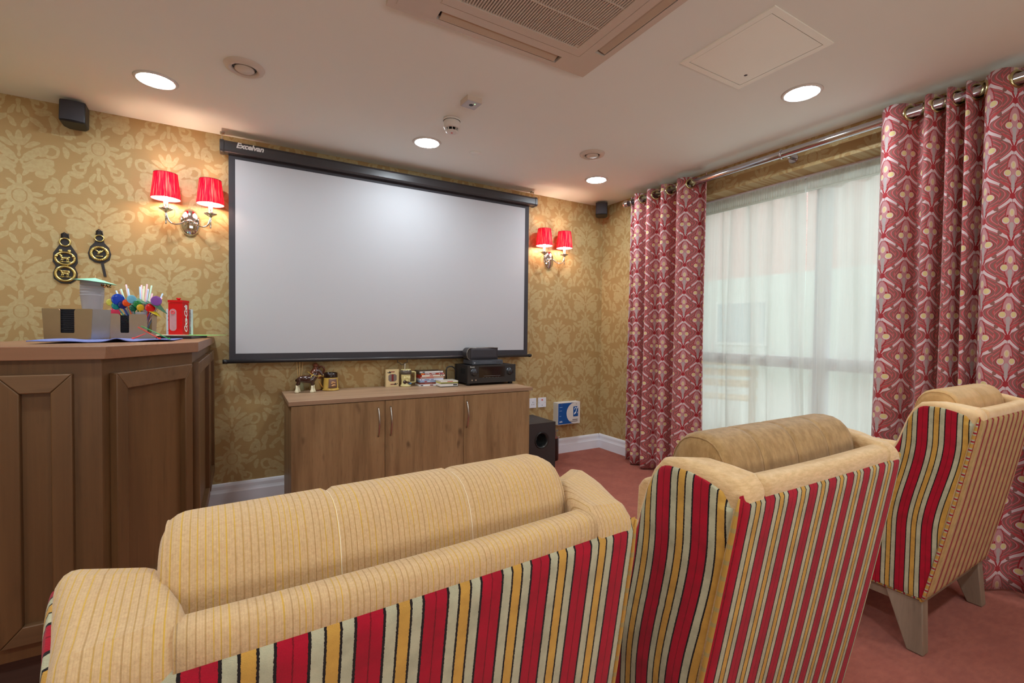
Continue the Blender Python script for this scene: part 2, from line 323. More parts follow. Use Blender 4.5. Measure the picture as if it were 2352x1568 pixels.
# ------------------------------------------------------------------ mesh helpers
class MB:
    def __init__(s): s.b = bmesh.new(); s.uv = s.b.loops.layers.uv.new('UVMap'); s.mi = 0
    def add(s, verts, faces, uvs=None, smooth=False):
        vs = [s.b.verts.new(v) for v in verts]; fs = []
        for i, f in enumerate(faces):
            try: fc = s.b.faces.new([vs[k] for k in f])
            except ValueError: continue
            fc.material_index = s.mi; fc.smooth = smooth; fs.append(fc)
            if uvs:
                for l, k in zip(fc.loops, f): l[s.uv].uv = uvs[k]
        return vs, fs
    def box(s, a, b, M=None, bev=0, seg=2):
        x0, y0, z0 = a; x1, y1, z1 = b
        v = [Vector(p) for p in ((x0, y0, z0), (x1, y0, z0), (x1, y1, z0), (x0, y1, z0), (x0, y0, z1), (x1, y0, z1), (x1, y1, z1), (x0, y1, z1))]
        if M: v = [M @ p for p in v]
        vs, fs = s.add(v, [(0, 3, 2, 1), (4, 5, 6, 7), (0, 1, 5, 4), (1, 2, 6, 5), (2, 3, 7, 6), (3, 0, 4, 7)])
        if bev: s.bevel(fs, bev, seg)
        return s
    def bevel(s, fs, w_, seg=2, ang=25):
        es = set(e for f in fs for e in f.edges if len(e.link_faces) == 2 and e.calc_face_angle(0) > R(ang))
        r = bmesh.ops.bevel(s.b, geom=list(es), offset=w_, segments=seg, profile=.5, affect='EDGES', clamp_overlap=True)
        for f in r['faces']: f.smooth = True
    def prism(s, poly, ax, a, b, bev=0, seg=2, M=None, uvf=None, ang=25):
        def P(p, c):
            q = [0, 0, 0]; i = 0
            for k in range(3):
                if k == ax: q[k] = c
                else: q[k] = p[i]; i += 1
            q = Vector(q); return M @ q if M else q
        n = len(poly); v = [P(p, a) for p in poly]+[P(p, b) for p in poly]
        fc = [tuple(range(n))[::-1], tuple(range(n, 2*n))]+[(i, (i+1) % n, n+(i+1) % n, n+i) for i in range(n)]
        vs, fs = s.add(v, fc, [uvf(x) for x in v] if uvf else None)
        bmesh.ops.recalc_face_normals(s.b, faces=fs)
        if bev: s.bevel(fs, bev, seg, ang)
        return s
    def cyl(s, p0, p1, r0, r1=None, seg=20, caps=True):
        p0, p1 = Vector(p0), Vector(p1); r1 = r0 if r1 is None else r1; d = (p1-p0).normalized()
        a = d.orthogonal().normalized(); b_ = d.cross(a)
        v = []; uv = []
        for p, r, q in ((p0, r0, 0), (p1, r1, 1)):
            for i in range(seg): t = 2*pi*i/seg; v.append(p+(a*cos(t)+b_*sin(t))*r); uv.append((i/seg, q))
        s.add(v, [(i, (i+1) % seg, seg+(i+1) % seg, seg+i) for i in range(seg)], uv, True)
        if caps: s.add(v[:seg], [tuple(range(seg))[::-1]]); s.add(v[seg:], [tuple(range(seg))])
        return s
    def lathe(s, prof, c=(0, 0, 0), seg=28, M=None, axis=None):
        c = Vector(c); n = len(prof); v = []; uv = []
        for i in range(seg+1):
            t = 2*pi*i/seg
            for j, (r, z) in enumerate(prof):
                p = Vector((r*cos(t), r*sin(t), z)); p = (M @ p if M else p)+c; v.append(p); uv.append((i/seg, j/(n-1)))
        s.add(v, [(i*n+j, (i+1)*n+j, (i+1)*n+j+1, i*n+j+1) for i in range(seg) for j in range(n-1)], uv, True)
        bmesh.ops.remove_doubles(s.b, verts=s.b.verts[:], dist=1e-5) if False else None
        return s
    def tube(s, pts, r, seg=10, closed=False, caps=True, us=1.0):
        pts = [Vector(p) for p in pts]; n = len(pts); v = []; uv = []; L = 0
        rr = r if isinstance(r, (list, tuple)) else [r]*n
        prev = None
        for i, p in enumerate(pts):
            a = pts[(i-1) % n] if closed or i > 0 else p; b_ = pts[(i+1) % n] if closed or i < n-1 else p
            d = (b_-a).normalized()
            if prev is None: nn = d.orthogonal().normalized()
            else: nn = (prev-d*prev.dot(d)).normalized()
            prev = nn; bb = d.cross(nn)
            if i: L += (p-pts[i-1]).length
            for k in range(seg): t = 2*pi*k/seg; v.append(p+(nn*cos(t)+bb*sin(t))*rr[i]); uv.append((L*us, k/seg))
        f = []
        for i in range(n if closed else n-1):
            j = (i+1) % n
            for k in range(seg): f.append((i*seg+k, i*seg+(k+1) % seg, j*seg+(k+1) % seg, j*seg+k))
        s.add(v, f, uv, True)
        if caps and not closed:
            s.add(v[:seg], [tuple(range(seg))[::-1]]); s.add(v[-seg:], [tuple(range(seg))])
        return s
    def sph(s, c, r, seg=16, rings=10, M=None):
        rx, ry, rz = (r, r, r) if not isinstance(r, (tuple, list)) else r; v = []; f = []
        for j in range(rings+1):
            ph = pi*j/rings
            for i in range(seg):
                t = 2*pi*i/seg; p = Vector((rx*sin(ph)*cos(t), ry*sin(ph)*sin(t), rz*cos(ph)))
                v.append((M @ p if M else p)+Vector(c))
        for j in range(rings):
            for i in range(seg): f.append((j*seg+i, (j+1)*seg+i, (j+1)*seg+(i+1) % seg, j*seg+(i+1) % seg))
        vs, fs = s.add(v, f, None, True); bmesh.ops.remove_doubles(s.b, verts=vs, dist=1e-6)
        return s
    def grid(s, fn, nu, nv, uvfn=None, smooth=True, closeu=False):
        v = [fn(i/nu, j/nv) for i in range(nu+1) for j in range(nv+1)]
        uv = [uvfn(i/nu, j/nv) for i in range(nu+1) for j in range(nv+1)] if uvfn else [(i/nu, j/nv) for i in range(nu+1) for j in range(nv+1)]
        n = nv+1
        s.add(v, [(i*n+j, (i+1)*n+j, (i+1)*n+j+1, i*n+j+1) for i in range(nu) for j in range(nv)], uv, smooth); return s
    def xf(s, M): s.b.transform(M); return s
    def xform(s, fn):
        for v in s.b.verts: v.co = fn(v.co)
        return s
    def build(s, name, mat, parent=None, weld=True, **tags):
        if weld: bmesh.ops.remove_doubles(s.b, verts=s.b.verts[:], dist=1e-6)
        me = bpy.data.meshes.new(name); s.b.to_mesh(me); s.b.free()
        for x in (mat if isinstance(mat, (list, tuple)) else [mat]): me.materials.append(x)
        o = bpy.data.objects.new(name, me); COL.objects.link(o)
        if parent: o.parent = parent
        for k, v_ in tags.items(): o[k] = v_
        return o
def tag(o, label=None, category=None, group=None, kind=None):
    if label: o['label'] = label
    if category: o['category'] = category
    if group: o['group'] = group
    if kind: o['kind'] = kind
    return o
def thing(name, label, cat, loc=(0, 0, 0), rz=0, group=None):
    o = bpy.data.objects.new(name, None); o.empty_display_size = .05; COL.objects.link(o)
    o.location = loc; o.rotation_euler = (0, 0, rz); return tag(o, label, cat, group)
def struct(o): o['kind'] = 'structure'; return o
def kids(o): return [c for c in bpy.data.objects if c.parent == o]
def dup(o, loc, rz=None, label=None, parent=None, first=True):
    c = o.copy(); COL.objects.link(c)
    if first:
        c.location = loc
        if rz is not None: c.rotation_euler = (0, 0, rz)
        if label: c['label'] = label
    else: c.parent = parent
    for k in kids(o): dup(k, None, parent=c, first=False)
    return c
def text(name, body, size, M, mat, parent=None, ext=.0004, shear=0, bold=0, align='LEFT', spacing=1.0):
    cu = bpy.data.curves.new(name, 'FONT'); cu.body = body; cu.size = size; cu.extrude = ext; cu.shear = shear; cu.offset = bold
    cu.align_x = align; cu.space_character = spacing; cu.resolution_u = 3
    o = bpy.data.objects.new(name, cu); COL.objects.link(o); bpy.context.view_layer.update()
    me = bpy.data.meshes.new_from_object(o.evaluated_get(bpy.context.evaluated_depsgraph_get())); bpy.data.objects.remove(o)
    me.transform(M); me.materials.clear(); me.materials.append(mat); me.name = name
    q = bpy.data.objects.new(name, me); COL.objects.link(q)
    if parent: q.parent = parent
    return q
def front(x, y, z, sx=1): return Matrix.Translation((x, y, z)) @ Matrix.Rotation(pi/2, 4, 'X')   # text facing -Y

# ================================================================== SETTING
struct(MB().box((XL, YB, -.05), (W+.6, D, 0)).build('floor', M_CARPET))
struct(MB().box((XL, YB, H), (W, D, H+.05)).build('ceiling', M_CEIL))
WP_F = wallpaper('gold damask wallpaper', 0, -.716, 1.858); WP_R = wallpaper('gold damask wallpaper side', 1, 2.9, 1.95)
struct(MB().box((XL, D, 0), (W+.1, D+.1, H)).build('wall_front', WP_F))
struct(MB().box((XL-.1, YB, 0), (XL, D+.1, H)).build('wall_left', WP_R))
struct(MB().box((XL-.1, YB-.1, 0), (W+.6, YB, H)).build('wall_rear', WP_F))
WY0, WY1, WZ0, WZ1, WX = .55, 2.72, .10, 2.223, 3.42
wr = MB()
wr.box((W, WY1, 0), (WX+.02, D, H)).box((W, YB, 0), (WX+.02, WY0, H)).box((W, WY0, WZ1), (WX+.02, WY1, H)).box((W, WY0, 0), (WX+.02, WY1, WZ0))
struct(wr.build('wall_right', WP_R, weld=False))
SK = [(0, 0), (-.019, 0), (-.019, .078), (-.0155, .088), (-.013, .1), (-.013, .122), (-.009, .1345), (-.003, .14), (0, .14)]
def skirt(name, axis, at, a, b, sgn):
    poly = [(at+p[0]*sgn, p[1]) for p in SK]
    return struct(MB().prism(poly, axis, a, b).build(name, M_WHITE))
skirt('baseboard_front', 0, D, XL+.02, W-.019, 1)
skirt('baseboard_right', 1, W, YB+.02, D-.0, 1)
skirt('baseboard_left', 1, XL, YB+.02, D, -1)
# ------------------------------------------------------------------ window
wf = MB(); fx0, fx1 = 3.345, 3.415
for y0, y1, z0, z1 in ((WY0, WY0+.06, WZ0, WZ1), (WY1-.06, WY1, WZ0, WZ1), (WY0+.06, WY1-.06, WZ0, WZ0+.07), (WY0+.06, WY1-.06, WZ1-.07, WZ1), (WY0+.06, WY1-.06, .92, 1.0), (1.60, 1.67, WZ0+.07, .92), (1.60, 1.67, 1.0, WZ1-.07)):
    wf.box((fx0, y0, z0), (fx1, y1, z1), bev=.006)
win = struct(wf.build('window_1', M_WHITE, weld=False))
glass = clear('window glass', (.97, .99, .98), .02, .92)
for y0, y1 in ((WY0+.06, 1.60), (1.67, WY1-.06)):
    for z0, z1 in ((WZ0+.07, .92), (1.0, WZ1-.07)):
        MB().box((3.378, y0, z0), (3.384, y1, z1)).build('pane', glass, win)
MB().box((3.11, WY0+.003, WZ0+.001), (3.343, WY1-.003, WZ0+.02), bev=.003).build('window_sill', M_WHITE, win)
rw = MB()
for a, b in (((-.86, 0, .54), (1.66, .03, .60)), ((-.86, 0, 2.10), (1.66, .03, 2.16)), ((-.86, 0, .60), (-.80, .03, 2.10)), ((1.60, 0, .60), (1.66, .03, 2.10))): rw.box((a[0], YB, a[2]), (b[0], YB+.03, b[2]), bev=.004)
struct(rw.build('fill_light_frame', M_WHITE, weld=False))  # made-up frame around the added rear fill light, out of view
# outdoors
M_PAVE = plain('pale paving', (200, 202, 192), .9, var=.08, vs=3)
struct(MB().box((WX+.25, -12, -.12), (16, 16, -.06)).build('trim_1', M_PAVE))
def brick_mat():
    t = NT('far brickwork'); b_ = t.n('ShaderNodeTexBrick'); o = t.sep(t.coord()); t.put(b_.inputs['Vector'], t.comb(o[1], o[2]))
    b_.inputs['Scale'].default_value = 4.4; b_.inputs['Color1'].default_value = (*lin((214, 176, 166)), 1); b_.inputs['Color2'].default_value = (*lin((204, 160, 150)), 1); b_.inputs['Mortar'].default_value = (*lin((205, 190, 180)), 1)
    t.set(col=b_.outputs[0], rough=.9); return t.m
bd = thing('neighbouring_building', 'rendered building with brick upper floor across the patio behind the net curtains', 'building', (11.5, 3, -.06))
MB().box((0, -13, 0), (.4, 13, 2.7)).build('lower_wall', plain('sage render', (206, 212, 202), .9, vs=2), bd)
MB().box((0, -13, 2.7), (.4, 13, 4.6)).build('upper_wall', brick_mat(), bd)
for y in (-7, -3.4, .2, 3.8, 7.4): 
    f = MB().box((-.05, y, .9), (.02, y+1.5, 2.1), bev=.01).build('window_frame', plain('pale frame', (214, 218, 210), .5), bd)
    MB().box((-.06, y+.08, .98), (-.052, y+1.42, 2.02)).build('pane', plain('pale glazing', (168, 180, 180), .3), f)
def bench(loc, rz, lab):
    t = thing('garden_bench', lab, 'bench', loc, rz)
    for i in range(4): MB().box((-.6, -.22+i*.115, .40), (.6, -.12+i*.115, .425), bev=.004).build('slat', M_PATIO, t)
    for i in range(3): MB().box((-.6, .22, .52+i*.14), (.6, .245, .61+i*.14), bev=.004).build('slat', M_PATIO, t)
    for x in (-.58, .52):
        MB().box((x, -.22, 0), (x+.06, -.16, .58), bev=.004).build('leg', M_PATIO, t)
        MB().box((x, .19, 0), (x+.06, .25, .92), bev=.004).build('leg', M_PATIO, t)
        MB().box((x, -.22, .58), (x+.06, .19, .615), bev=.004).build('armrest', M_PATIO, t)
bench((5.2, 3.9, -.06), R(-60), 'pale wooden garden bench faintly seen through the left net curtain')

# ================================================================== CEILING FITTINGS
M_LED = emis('lit downlight lens', (0.82, .95, 1.0), DOWNLIGHT)
labels = {(-.371, 2.941): 'round lit recessed downlight above the bar, leftmost on the ceiling', (1.06, 2.955): 'round lit recessed downlight beside the smoke detector', (2.487, 1.328): 'round lit recessed downlight between the access hatch and the curtain pole', (2.498, 2.935): 'small-looking lit recessed downlight nearest the far corner speaker'}
spots = list(labels)+[(-.371, 1.328), (1.06, -.3), (2.487, -.3), (-.371, -.3), (-1.8, 2.94), (-1.8, 1.328), (-1.8, -.3)]  # positions after the labelled ones are unseen, added for room fill
def downlight(x, y, lab):
    t = thing('downlight', lab, 'ceiling light', (x, y, H), 0, 'recessed ceiling downlights')
    MB().lathe([(.074, -.003), (.079, -.007), (.088, -.006), (.094, 0), (.074, 0)], seg=40).build('trim_ring', M_PLAST, t)
    MB().lathe([(0.0, -.0085), (.04, -.008), (.068, -.0065), (.074, -.003), (.074, -.0005)], seg=40).build('lens', M_LED, t)
    return t
d0 = None
for x, y in spots:
    lab = labels.get((x, y)) or '%s %s downlight, unseen, added along the ceiling grid for fill light' % ({-1.8: 'far left', -.371: 'centre left', 1.06: 'centre', 2.487: 'window side'}[x], {2.94: 'front row', 1.328: 'middle row', -.3: 'rear row'}[y])
    d0 = downlight(x, y, lab) if d0 is None else dup(d0, (x, y, H), None, lab)
def vent(x, y, lab, ang=0):
    t = thing('ceiling_vent', lab, 'vent', (x, y, H), 0, 'round ceiling air valves')
    MB().lathe([(.052, .0), (.052, -.010), (.060, -.018), (.070, -.017), (.082, -.010), (.087, 0)], seg=40).build('rim', M_ACPL, t)
    MB().lathe([(.052, -.002), (.0, -.002)], seg=32).build('throat', M_BLACK, t)
    MB().lathe([(0, -.019), (.036, -.019), (.042, -.014), (.041, -.006), (0.0, -.004)], seg=36).build('valve_disc', M_ACPL, t)
    return t
v0 = vent(.013, 2.57, 'round cream air valve beside the leftmost downlight')
dup(v0, (2.112, 2.53, H), None, 'round cream air valve nearest the window and small far downlight')
t = thing('occupancy_sensor', 'square white ceiling sensor with a black eye and tiny green light', 'sensor', (1.066, 2.285, H), R(3))
MB().box((-.043, -.043, -.028), (.043, .043, 0), bev=.003).build('housing', M_ACPL, t)
MB().box((-.041, -.041, -.0295), (.041, .041, -.0278), bev=.0008).build('face_plate', plain('grey white plastic', (196, 194, 198), .4), t)
MB().lathe([(0, -.031), (.010, -.031), (.013, -.0292)], seg=20).build('sensor_eye', M_BLACK, t)
MB().sph((.012, -.02, -.0298), .0028, 10, 6).build('indicator', emis('green indicator', (.3, 1, .35), 2.0), t)
t = thing('smoke_detector', 'white round smoke detector with a red dot, hanging from the ceiling', 'smoke detector', (1.068, 2.555, H))
MB().lathe([(0, 0), (.050, 0), (.052, -.008), (.050, -.014)], seg=36).build('base', M_PLAST, t)
MB().lathe([(.046, -.014), (.0485, -.020), (.048, -.046), (.044, -.056), (.036, -.058), (.036, -.052), (0, -.052)], seg=36).build('body', M_PLAST, t)
for k in range(10):
    a = 2*pi*k/10; MB().box((-.003, -.0015, -.074), (.003, .0015, -.054), Matrix.Translation((.036*cos(a), .036*sin(a), 0)) @ Matrix.Rotation(a, 4, 'Z')).build('cage_bar', M_PLAST, t)
MB().lathe([(0, -.080), (.026, -.080), (.034, -.076), (.036, -.071), (.028, -.070), (0, -.07)], seg=32).build('cap', M_PLAST, t)
MB().lathe([(0, -.052), (.024, -.052), (.024, -.072)], seg=24).build('chamber', M_BLACK, t)
MB().lathe([(0, -.0815), (.006, -.081), (.007, -.08)], seg=14).build('indicator', plain('red lens', (220, 60, 40), .3), t)
tag(MB().lathe([(0, -.005), (.036, -.0045), (.040, -.002), (.040, 0)], c=(1.41, 2.945, H), seg=36).build('blanking_plate', M_CEIL), 'flat round painted blanking plate on the ceiling beside the middle downlight', 'cover plate')
# access hatch
t = thing('access_hatch', 'square white ceiling access hatch with a small key lock', 'hatch', (0, 0, H))
hx0, hx1, hy0, hy1 = 1.737, 2.172, 1.033, 1.472; fw_ = .028
hf = MB()
hf.box((hx0, hy0, -.005), (hx1, hy0+fw_, 0), bev=.002).box((hx0, hy1-fw_, -.005), (hx1, hy1, 0), bev=.002).box((hx0, hy0+fw_, -.005), (hx0+fw_, hy1-fw_, 0), bev=.002).box((hx1-fw_, hy0+fw_, -.005), (hx1, hy1-fw_, 0), bev=.002)
M_HATCH = plain('hatch enamel', (252, 250, 238), .4, var=.02, vs=6)
hf.build('frame', M_HATCH, t, weld=False)
MB().box((hx0+fw_+.003, hy0+fw_+.003, -.004), (hx1-fw_-.003, hy1-fw_-.003, -.0005), bev=.001).build('door_panel', M_HATCH, t)
MB().box((hx0+fw_, hy0+fw_, -.0012), (hx1-fw_, hy1-fw_, -.0001)).build('shadow_gap', M_BLKM, t)
MB().lathe([(0, -.0055), (.006, -.0055), (.008, -.004)], c=(2.085, 1.375, 0), seg=18).build('lock', M_CHAR, t)
# air conditioning cassette
t = thing('air_conditioner', 'square ceiling air conditioning cassette with a slatted intake grille', 'air conditioner', (0, 0, H))
ax0, ax1, ay0, ay1 = .470, 1.412, .83, 1.770; zb = -.026
gx0, gx1, gy0, gy1 = .640, 1.285, .995, 1.640
cs = MB()
def rim(mb, o0, o1, p0, p1, i0, i1, q0, q1, z0, z1):   # outer rect o0..o1 x p0..p1, inner rect
    mb.box((o0, p0, z0), (o1, q0, z1), bev=.004).box((o0, q1, z0), (o1, p1, z1), bev=.004).box((o0, q0, z0), (i0, q1, z1), bev=.004).box((i1, q0, z0), (o1, q1, z1), bev=.004)
# panel with four outlet slots: build from strips
so = .030; sl = .055; L0, L1 = .22, .72
X0, X1, Y0, Y1 = ax0, ax1, ay0, ay1; cx_, cy_ = (ax0+ax1)/2, (ay0+ay1)/2; hl = .285
rim(cs, X0, X1, Y0, Y1, X0+so, X1-so, Y0+so, Y1-so, zb+.004, 0)
for sx, sy in ((0, 0), (1, 0), (0, 1), (1, 1)):
    x0_, x1_ = (X0+so, cx_-hl) if sx == 0 else (cx_+hl, X1-so); y0_, y1_ = (Y0+so, cy_-hl) if sy == 0 else (cy_+hl, Y1-so)
    cs.box((x0_, y0_, zb+.0012), (x1_, y1_, 0), bev=.003)
rim(cs, X0+so+sl, X1-so-sl, Y0+so+sl, Y1-so-sl, gx0-.004, gx1+.004, gy0-.004, gy1+.004, zb, 0)
cs.build('casing', M_ACPL, t, weld=False)
gap = MB()
gap.box((cx_-hl, Y1-so-sl, -.006), (cx_+hl, Y1-so, -.001)).box((cx_-hl, Y0+so, -.006), (cx_+hl, Y0+so+sl, -.001)).box((X0+so, cy_-hl, -.006), (X0+so+sl, cy_+hl, -.001)).box((X1-so-sl, cy_-hl, -.006), (X1-so, cy_+hl, -.001))
gap.build('outlet_slot', M_CHAR, t, weld=False)
M_FLAP = plain('beige louvre plastic', (200, 180, 158), .5, var=.02)
for k in range(4):
    Mx = Matrix.Translation((cx_, cy_, 0)) @ Matrix.Rotation(k*pi/2, 4, 'Z')
    MB().prism([(-.023, -.010), (-.010, -.018), (.016, -.024), (.022, -.024), (.022, -.020), (.0, -.014), (-.018, -.006)], 0, -hl+.012, hl-.012, M=Mx @ Matrix.Translation((0, (Y1-Y0)/2-so-sl/2, 0)), bev=.001).build('louvre_flap', M_FLAP, t)
gf = MB(); rim(gf, gx0, gx1, gy0, gy1, gx0+.042, gx1-.042, gy0+.042, gy1-.042, zb-.002, -.004); gf.build('grille_frame', M_ACPL, t, weld=False)
gs = MB(); n = 50; a0, a1 = gx0+.042, gx1-.042
for i in range(n):
    x = a0+(i+.5)*(a1-a0)/n; gs.box((x-.0028, gy0+.042, zb+.001), (x+.0028, gy1-.042, zb+.012))
for k in (1, 2, 3): y = gy0+.042+k*(gy1-gy0-.084)/4; gs.box((a0, y-.0022, zb+.000), (a1, y+.0022, zb+.010))
gs.build('grille_slats', M_ACPL, t, weld=False, kind='stuff')
MB().box((a0, gy0+.042, -.008), (a1, gy1-.042, -.004)).build('filter', plain('brown grey filter', (120, 104, 92), .9), t)

# ================================================================== PROJECTION SCREEN
t = thing('projection_screen', 'large pull-down projector screen with a black housing and black border', 'projector screen', (0, D, 0))
yc = -.08
# housing : octagonal-ish extrusion
hp = [(yc-.034, 2.262), (yc-.040, 2.275), (yc-.040, 2.318), (yc-.034, 2.333), (yc+.030, 2.333), (yc+.036, 2.32), (yc+.036, 2.272), (yc+.030, 2.262)]
MB().prism(hp, 0, -.10, 2.232, bev=.003).build('housing', M_CHAR, t)
for x0, x1 in ((-.118, -.094), (2.226, 2.250)):
    MB().prism([(yc+(p[0]-yc)*1.08, 2.298+(p[1]-2.298)*1.08) for p in hp], 0, x0, x1, bev=.003).build('end_cap', M_CHAR, t)
for x in (-.106, 2.236): MB().tube([(x, yc, 2.336), (x, yc, 2.37), (x, yc+.01, 2.385), (x, yc+.03, 2.395)], .0022).box((x-.012, yc+.015, 2.392), (x+.012, yc+.045, 2.399)).build('hanging_hook', M_STEEL, t)
fy = yc+.004
fb = MB(); rim_ = [(-.072, .948, -.036, 2.262), (2.148, .948, 2.188, 2.262), (-.036, .948, 2.148, .993), (-.036, 2.236, 2.148, 2.262)]
for x0, z0, x1, z1 in rim_: fb.box((x0, fy-.0008, z0), (x1, fy+.0008, z1))
fb.build('black_border', M_BLKM, t, weld=False)
MB().box((-.036, fy-.0006, .993), (2.148, fy+.0006, 2.236)).build('screen_fabric', M_SCREEN, t)
bb = MB(); bb.cyl((-.085, fy, .942), (2.205, fy, .942), .0125, seg=16).build('bottom_bar', M_CHAR, t)
for x0, x1 in ((-.108, -.083), (2.203, 2.226)): MB().cyl((x0, fy, .942), (x1, fy, .942), .0142, seg=16).build('bar_cap', M_BLACK, t)
MB().tube([(1.02, fy-.004, .932), (1.02, fy-.004, .912), (1.038, fy-.004, .904), (1.05, fy-.004, .892), (1.064, fy-.004, .892), (1.076, fy-.004, .904), (1.096, fy-.004, .910), (1.096, fy-.004, .932)], .0024, 6).build('pull_handle', M_BLACK, t)
text('brand_lettering', 'Excelvan', .046, front(-.030, yc-.0402, 2.297), plain('silver print', (214, 206, 204), .4), t, shear=.25, bold=.0015, spacing=.95)

# ================================================================== WALL SCONCES
M_BULB = emis('warm lamp glass', (1, .68, .50), BULB)
def sconce(x, lab):
    t = thing('wall_sconce', lab, 'wall light', (x, D, 1.815), 0, 'double wall sconces beside the screen')
    Mb = Matrix.Rotation(pi/2, 4, 'X') @ Matrix.Diagonal((.056, .088, .030, 1))
    MB().lathe([(1, 0), (1, .12), (.92, .32), (.93, .38), (.80, .55), (.55, .80), (.25, .96), (0, 1)], M=Mb, seg=40).build('backplate', M_CHROME, t)
    MB().sph((0, -.034, .004), .014, 16, 10).cyl((0, -.01, .004), (0, -.045, .004), .008).build('boss', M_CHROME, t)
    for s in (-1, 1):
        ax, ay = .112*s, -.095
        pts = []
        P = [(0, -.040, .004), (.018*s, -.052, .002), (.04*s, -.062, -.018), (.066*s, -.075, -.030), (.092*s, -.088, -.024), (.106*s, -.094, .004), (ax, ay, .036)]
        for i in range(len(P)-1):
            p0 = Vector(P[max(i-1, 0)]); p1 = Vector(P[i]); p2 = Vector(P[i+1]); p3 = Vector(P[min(i+2, len(P)-1)])
            for k in range(5):
                u = k/5; pts.append(.5*((2*p1)+(p2-p0)*u+(2*p0-5*p1+4*p2-p3)*u*u+(3*p1-p0-3*p2+p3)*u**3))
        pts.append(Vector(P[-1]))
        MB().tube(pts, .0046, 10).build('arm', M_CHROME, t)
        MB().lathe([(0, -.040), (.0035, -.037), (.0052, -.031), (.003, -.026), (.005, -.020), (.0042, .0), (.006, .02), (.004, .03)], c=(ax, ay, 0), seg=16).build('finial', M_CHROME, t)
        MB().lathe([(.004, .028), (.010, .034), (.022, .042), (.036, .049), (.0375, .052), (.030, .051), (.014, .047), (.012, .050)], c=(ax, ay, 0), seg=32).build('drip_pan', M_CHROME, t)
        MB().lathe([(.0125, .047), (.0125, .054), (.0165, .056), (.0165, .062), (.0125, .064), (.0125, .108), (0, .108)], c=(ax, ay, 0), seg=24).build('candle_tube', M_CHROME, t)
        hb, ht, rb, rtp = .110, .260, .074, .058
        MB().lathe([(.012, .108), (.012, .125), (.017, .140), (.019, .158), (.014, .180), (.005, .200), (0, .204)], c=(ax, ay, 0), seg=16).build('bulb', M_BULB, t)
        sh = MB()
        N = 72
        def f(u, v): 
            r = (rb+(rtp-rb)*v)+.0007*sin(u*2*pi*36); a = u*2*pi; return Vector((ax+r*cos(a), ay+r*sin(a), hb+(ht-hb)*v))
        sh.grid(f, 144, 3); so_ = sh.build('shade', M_SHADE, t)
        li = MB(); li.lathe([(rb-.0025, hb+.001), (rtp-.0025, ht-.001)], c=(ax, ay, 0), seg=48).build('lining', M_LINER, so_)
        MB().tube([(ax+(rb)*cos(2*pi*k/40), ay+(rb)*sin(2*pi*k/40), hb) for k in range(40)], .0016, 6, closed=True).build('shade_trim', plain('dark red braid', (150, 20, 40), .6), so_)
        MB().tube([(ax+(rtp)*cos(2*pi*k/40), ay+(rtp)*sin(2*pi*k/40), ht) for k in range(40)], .0016, 6, closed=True).build('shade_trim', plain('dark red braid', (150, 20, 40), .6), so_)
    return t
sconce(-.280, 'chrome double-arm wall light with pleated red shades between the bar and screen')
sconce(2.455, 'chrome double-arm wall light with pleated red shades right of the screen')

for x, lb in ((-.3, 'left'), (2.4, 'right')):  # sconce copies added out of view as extra uplight on the ceiling
    for o in [c for c in bpy.data.objects if c.name == 'wall_sconce']: dup(o, (x, YB, 1.815), pi, 'chrome double-arm wall light on the %s of the rear wall, added unseen to brighten the ceiling' % lb)

# ================================================================== SPEAKERS
def speaker(lab, loc, rz, tilt):
    t = thing('wall_speaker', lab, 'speaker', loc, rz)
    Mt = Matrix.Rotation(tilt, 4, 'X')
    MB().prism([(-.055, -.05), (.055, -.05), (.055, .03), (.035, .06), (-.035, .06), (-.055, .03)], 2, -.055, .065, bev=.008, M=Mt).build('cabinet', M_BLACK, t)
    g = MB()
    def f(u, v): 
        x = -.05+.10*u; z = -.05+.11*v; return Mt @ Vector((x, -.052-.008*(1-(2*u-1)**2), z))
    g.grid(f, 10, 6); g.build('grille', M_BLKM, t)
    MB().cyl((0, .05, 0), (0, .085, 0), .014, seg=14).box((-.02, .08, -.03), (.02, .088, .03)).build('bracket', M_BLACK, t)
speaker('black cube speaker fixed high on the wall at far left, above the bar', (-.795, D-.092, 2.318), 0, R(-6))
speaker('black cube speaker fixed high in the room corner by the curtains', (W-.135, D-.135, 2.318), R(-42), R(-8))

# ================================================================== HORSE BRASSES
def brass_ring(mb, cx, cz, r, w_, y=-.008, sq=1.0):
    mb.tube([(cx+r*cos(2*pi*k/36), y, cz+sq*r*sin(2*pi*k/36)) for k in range(36)], w_, 8, closed=True)
def beast(mb, cx, cz, s, y=-.009):
    for (x, z, rx, rz) in ((0, 0, .011, .005), (-.010, .006, .0035, .006), (-.014, .011, .004, .0025), (.011, .003, .003, .003)):
        mb.sph((cx+x*s, y, cz+z*s), (rx*s, .003, rz*s), 12, 8)
    for x in (-.009, -.005, .006, .010): mb.tube([(cx+x*s, y, cz-.002*s), (cx+(x-.002)*s, y, cz-.012*s)], .0014*s, 6)
    mb.tube([(cx-.017*s, y, cz-.013*s), (cx+.017*s, y, cz-.013*s)], .0016*s, 6)
t = thing('horse_brass', 'black leather strap with two stacked brass medallions, left on the wall', 'horse brass', (-.862, D, 1.54))
MB().prism([(-.016, .142), (.016, .142), (.02, .085), (.05, .03), (.053, -.02), (.04, -.045), (.052, -.08), (.05, -.115), (.02, -.14), (-.02, -.14), (-.05, -.115), (-.052, -.08), (-.04, -.045), (-.053, -.02), (-.05, .03), (-.02, .085)], 1, -.005, -.001, bev=.0015).build('leather_strap', M_LEATH, t)
MB().tube([(-.014, -.006, .115), (-.014, -.012, .135), (0, -.016, .145), (.014, -.012, .135), (.014, -.006, .115)], .003, 6).build('hanging_loop', M_LEATH, t)
